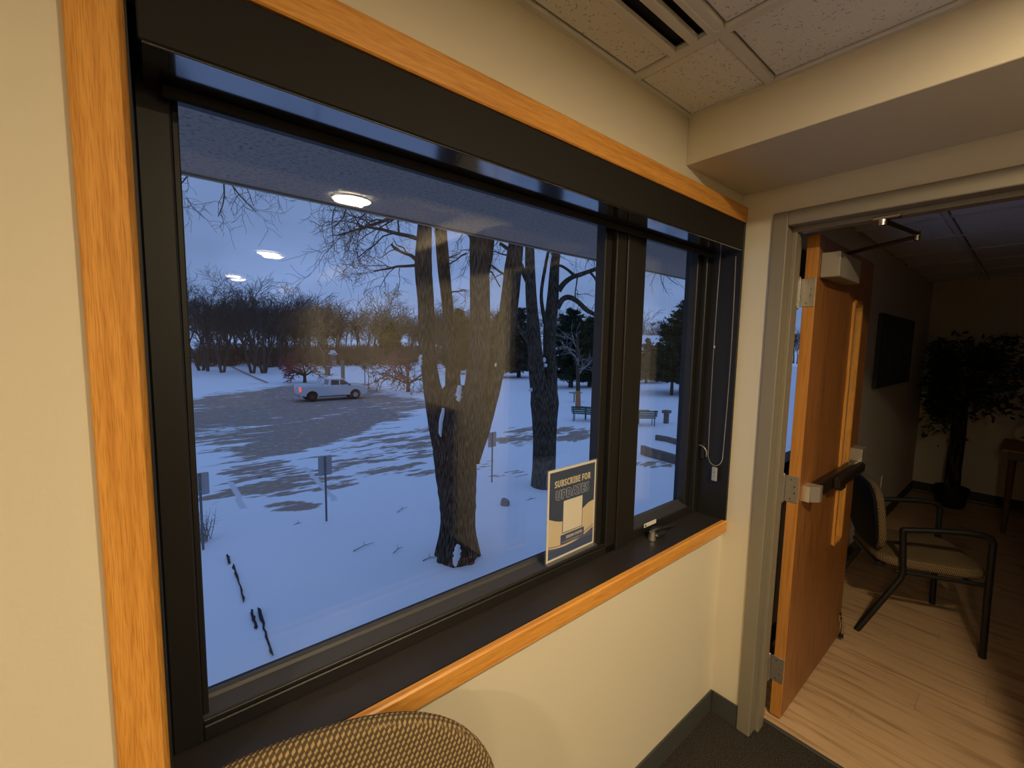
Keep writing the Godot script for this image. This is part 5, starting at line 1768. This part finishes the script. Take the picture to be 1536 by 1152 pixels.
func build_far_trees() -> void:
	# bare trees along the road, left of the lot
	var row := "bare trees along the far side of the road"
	var kinds := []
	kinds.append(bare_tree("roadside_tree", "tall bare roadside tree with a wide dense crown, leftmost of its row", 101, 16.5, 0.23, 0.28, 0.80, gp(302, 556), row, 0.019))
	kinds.append(bare_tree("roadside_tree", "bare twin-stemmed roadside tree beyond the lot", 102, 13.0, 0.20, 0.31, 0.80, gp(334, 559), row, 0.018))
	kinds.append(bare_tree("roadside_tree", "bare roadside tree with its stems in a V", 103, 14.0, 0.21, 0.31, 0.80, gp(379, 560), row, 0.018))
	kinds.append(bare_tree("roadside_tree", "bare roadside tree with three close trunks", 104, 13.5, 0.21, 0.31, 0.78, gp(396, 560), row, 0.018, 3))
	kinds.append(bare_tree("roadside_tree", "rounded bare tree standing behind the pickup", 105, 13.0, 0.30, 0.30, 0.80, gp(458, 551), row, 0.018, 1))
	kinds.append(bare_tree("roadside_tree", "spreading bare tree right of the pickup's bed", 106, 11.5, 0.28, 0.28, 0.82, gp(487, 551), row, 0.018, 1))
	copy_of(kinds[1], gp(312, 557), 1.1, 0.95, "bare roadside tree with dark twin trunks beside the widest crown")
	copy_of(kinds[2], gp(420, 554), 2.3, 0.9, "bare roadside tree behind the three close trunks")
	# fruit trees nearer the lot
	var crab := "fruit trees by the lot"
	for e in [[457, 574, 4.6, "red fruited crab apple tree behind the pickup bed", 201, 1.0], [612, 588, 4.6, "wide crab apple tree with spreading boughs beside the big maple", 202, 1.25]]:
		var at := gp(e[0], e[1])
		var g := grower(e[4])
		g.min_r = 0.016
		g.wild = 0.5
		g.spread = 0.62
		g.droop = -0.12
		g.split = [5, 4, 4]
		var t := thing("crab_apple_tree", e[3], "tree", at, 0.0, crab)
		g.b.tube([Vector3(0, -0.2, 0), Vector3(0.03, 0.5, 0), Vector3(0, 0.95, 0)], [0.24, 0.19, 0.18], 8, false)
		for k in 7:
			var a := TAU * k / 7.0
			g.limb(Vector3(0, 0.85, 0), Vector3(cos(a) * e[5], 0.75, sin(a) * e[5]).normalized(), e[2] * 0.46 * e[5], 0.12, 0, 3)
		part("trunk", g.b, M.bark, t)
		part("twigs", g.t, M.twig, t).set_meta("kind", "stuff")
		var fr := mb()
		var tv := g.t.v
		for k in 2200:
			var p := tv[g.rng.randi_range(tv.size() / 3, tv.size() - 1)]
			fr.box(p + Vector3(0, -0.03, 0), Vector3.ONE * g.rng.randf_range(0.05, 0.09))
		part("fruit", fr, M.red_fruit, t).set_meta("kind", "stuff")
	var sap := bare_tree("small_tree", "small brown leafed sapling beside the thin street sign", 230, 3.6, 0.06, 0.35, 0.7, gp(552, 583), crab, 0.014, 1)
	var lv := mb()
	var rng := RandomNumberGenerator.new()
	rng.seed = 8
	for k in 500:
		var c := Vector3(rng.randfn() * 0.7, 2.6 + rng.randfn() * 0.5, rng.randfn() * 0.7)
		var d := Vector3(rng.randfn(), rng.randfn(), rng.randfn()).normalized() * 0.09
		lv.tri(c, c + d, c + d.cross(Vector3(0.3, 1, 0.2)).normalized() * 0.08)
	mat("dry_leaf", lin(0.10, 0.04, 0.03), 0.9)
	part("dry_leaves", lv, M.dry_leaf, sap).set_meta("kind", "stuff")
	one("round_bush", round_bush(4), M.twig, "small rounded bare bush left of the maple trunk", "bush", gp(637, 590))
	# conifers
	conifer("broad dark pine behind the wrapped sapling", 301, gp(856, 581), 9.5, 3.6, 0.12, M.needles, 0.36, 0.55)
	conifer("dark pine just right of the wrapped sapling", 302, gp(884, 580), 8.5, 3.2, 0.10, M.needles_blue, 0.36, 0.6)
	conifer("tall dark pine with layered boughs beside the casement edge", 303, gp(1022, 589), 9.2, 3.9, 0.16, M.needles, 0.38, 0.62)
	conifer("dark pine with a leaning lower trunk next to the tallest pine", 304, gp(1007, 593), 5.6, 2.6, 0.26, M.needles, 0.32, 0.7)
	conifer("small blue spruce by the casement mullion", 305, gp(969, 575), 6.2, 2.2, 0.10, M.needles_blue, 0.30, 0.9)
	conifer("narrow spruce between the blue spruce and tall pine", 306, gp(985, 573), 5.8, 2.0, 0.12, M.needles, 0.30, 0.9)
	conifer("distant pine between the maple stems", 307, gp(748, 566), 10.0, 3.4, 0.10, M.needles, 0.40, 0.6)
	conifer("distant pine left of the forked tree", 308, gp(778, 566), 11.0, 3.6, 0.10, M.needles_blue, 0.40, 0.6)
	conifer("distant pine behind the maple trunk", 309, gp(688, 560), 11.0, 3.8, 0.08, M.needles, 0.42, 0.6)
	conifer("distant pine behind the pickup's hood", 310, gp(585, 545), 9.0, 3.2, 0.08, M.needles, 0.44, 0.6)
	# woods on the hill and the brush at its foot: a mass nobody could count
	var clump := mb()
	for k in 4:
		wood_tree(clump, 401 + k, Vector3([0.0, 5.5, 1.5, 7.5][k], 0, [0.0, 1.0, 6.0, 6.5][k]), 11.0 + k)
	var spots: Array[Transform3D] = []
	rng.seed = 44
	for k in 60:
		var near := k < 44
		var z := -98.0 - 40.0 * rng.randf()
		var x := lerpf(6.0, 84.0, (k + rng.randf()) / 44.0) if near else lerpf(84.0, 215.0, (k - 44 + rng.randf()) / 16.0)
		if x > 60.0:
			z = lerpf(z, z + 40.0, clampf((x - 60.0) / 80.0, 0, 1))
		spots.append(Transform3D(Basis(Vector3.UP, rng.randf() * TAU).scaled(Vector3.ONE * rng.randf_range(0.75, 1.05)), Vector3(x, ground_y(z) - 0.4, z)))
	mass("hillside_woods", clump, M.twig, spots, "dense bare woods on the far hill behind the road", "woods")
	var low: Array[Transform3D] = []
	for k in 320:
		var x := lerpf(6.0, 95.0, (k + rng.randf()) / 320.0)
		var z := -88.0 - 34.0 * rng.randf()
		if x > 60.0:
			z -= (x - 60.0) * 0.3
		low.append(Transform3D(Basis(Vector3.UP, rng.randf() * TAU).scaled(Vector3.ONE * rng.randf_range(2.4, 4.4)), Vector3(x, ground_y(z) - 0.2, z)))
	mass("wild_brush", round_bush(14), M.brush, low, "brown wild brush along the foot of the wooded hill", "brush")


func mass(called: String, b: Mb, m: Material, spots: Array[Transform3D], label: String, category: String) -> void:
	var mm := MultiMesh.new()
	mm.transform_format = MultiMesh.TRANSFORM_3D
	mm.mesh = b.mesh()
	mm.instance_count = spots.size()
	for i in spots.size():
		mm.set_instance_transform(i, spots[i])
	var o := MultiMeshInstance3D.new()
	o.name = numbered(called)
	o.multimesh = mm
	o.material_override = m
	add_child(o)
	tag(o, label, category)
	o.set_meta("kind", "stuff")


func wood_tree(into: Mb, seed_: int, at: Vector3, tall: float) -> void:
	var g := grower(seed_)
	g.b = into
	g.t = into
	g.min_r = 0.045
	g.spread = 0.62
	g.wild = 0.36
	g.split = [7, 5, 4]
	into.tube([at - Vector3(0, 0.5, 0), at + Vector3(0.1, tall * 0.08, 0)], [0.24, 0.18], 7, false)
	g.limb(at + Vector3(0.1, tall * 0.08, 0), Vector3.UP, tall * 0.6, 0.18, 0, 3)


func round_bush(seed_: int) -> Mb:
	var g := grower(seed_)
	g.min_r = 0.012
	g.t = g.b
	g.split = [4, 4, 3]
	for k in 9:
		var a := TAU * k / 9.0
		g.limb(Vector3.ZERO, Vector3(cos(a), 1.0, sin(a)).normalized(), 0.7, 0.03, 1, 3)
	return g.b
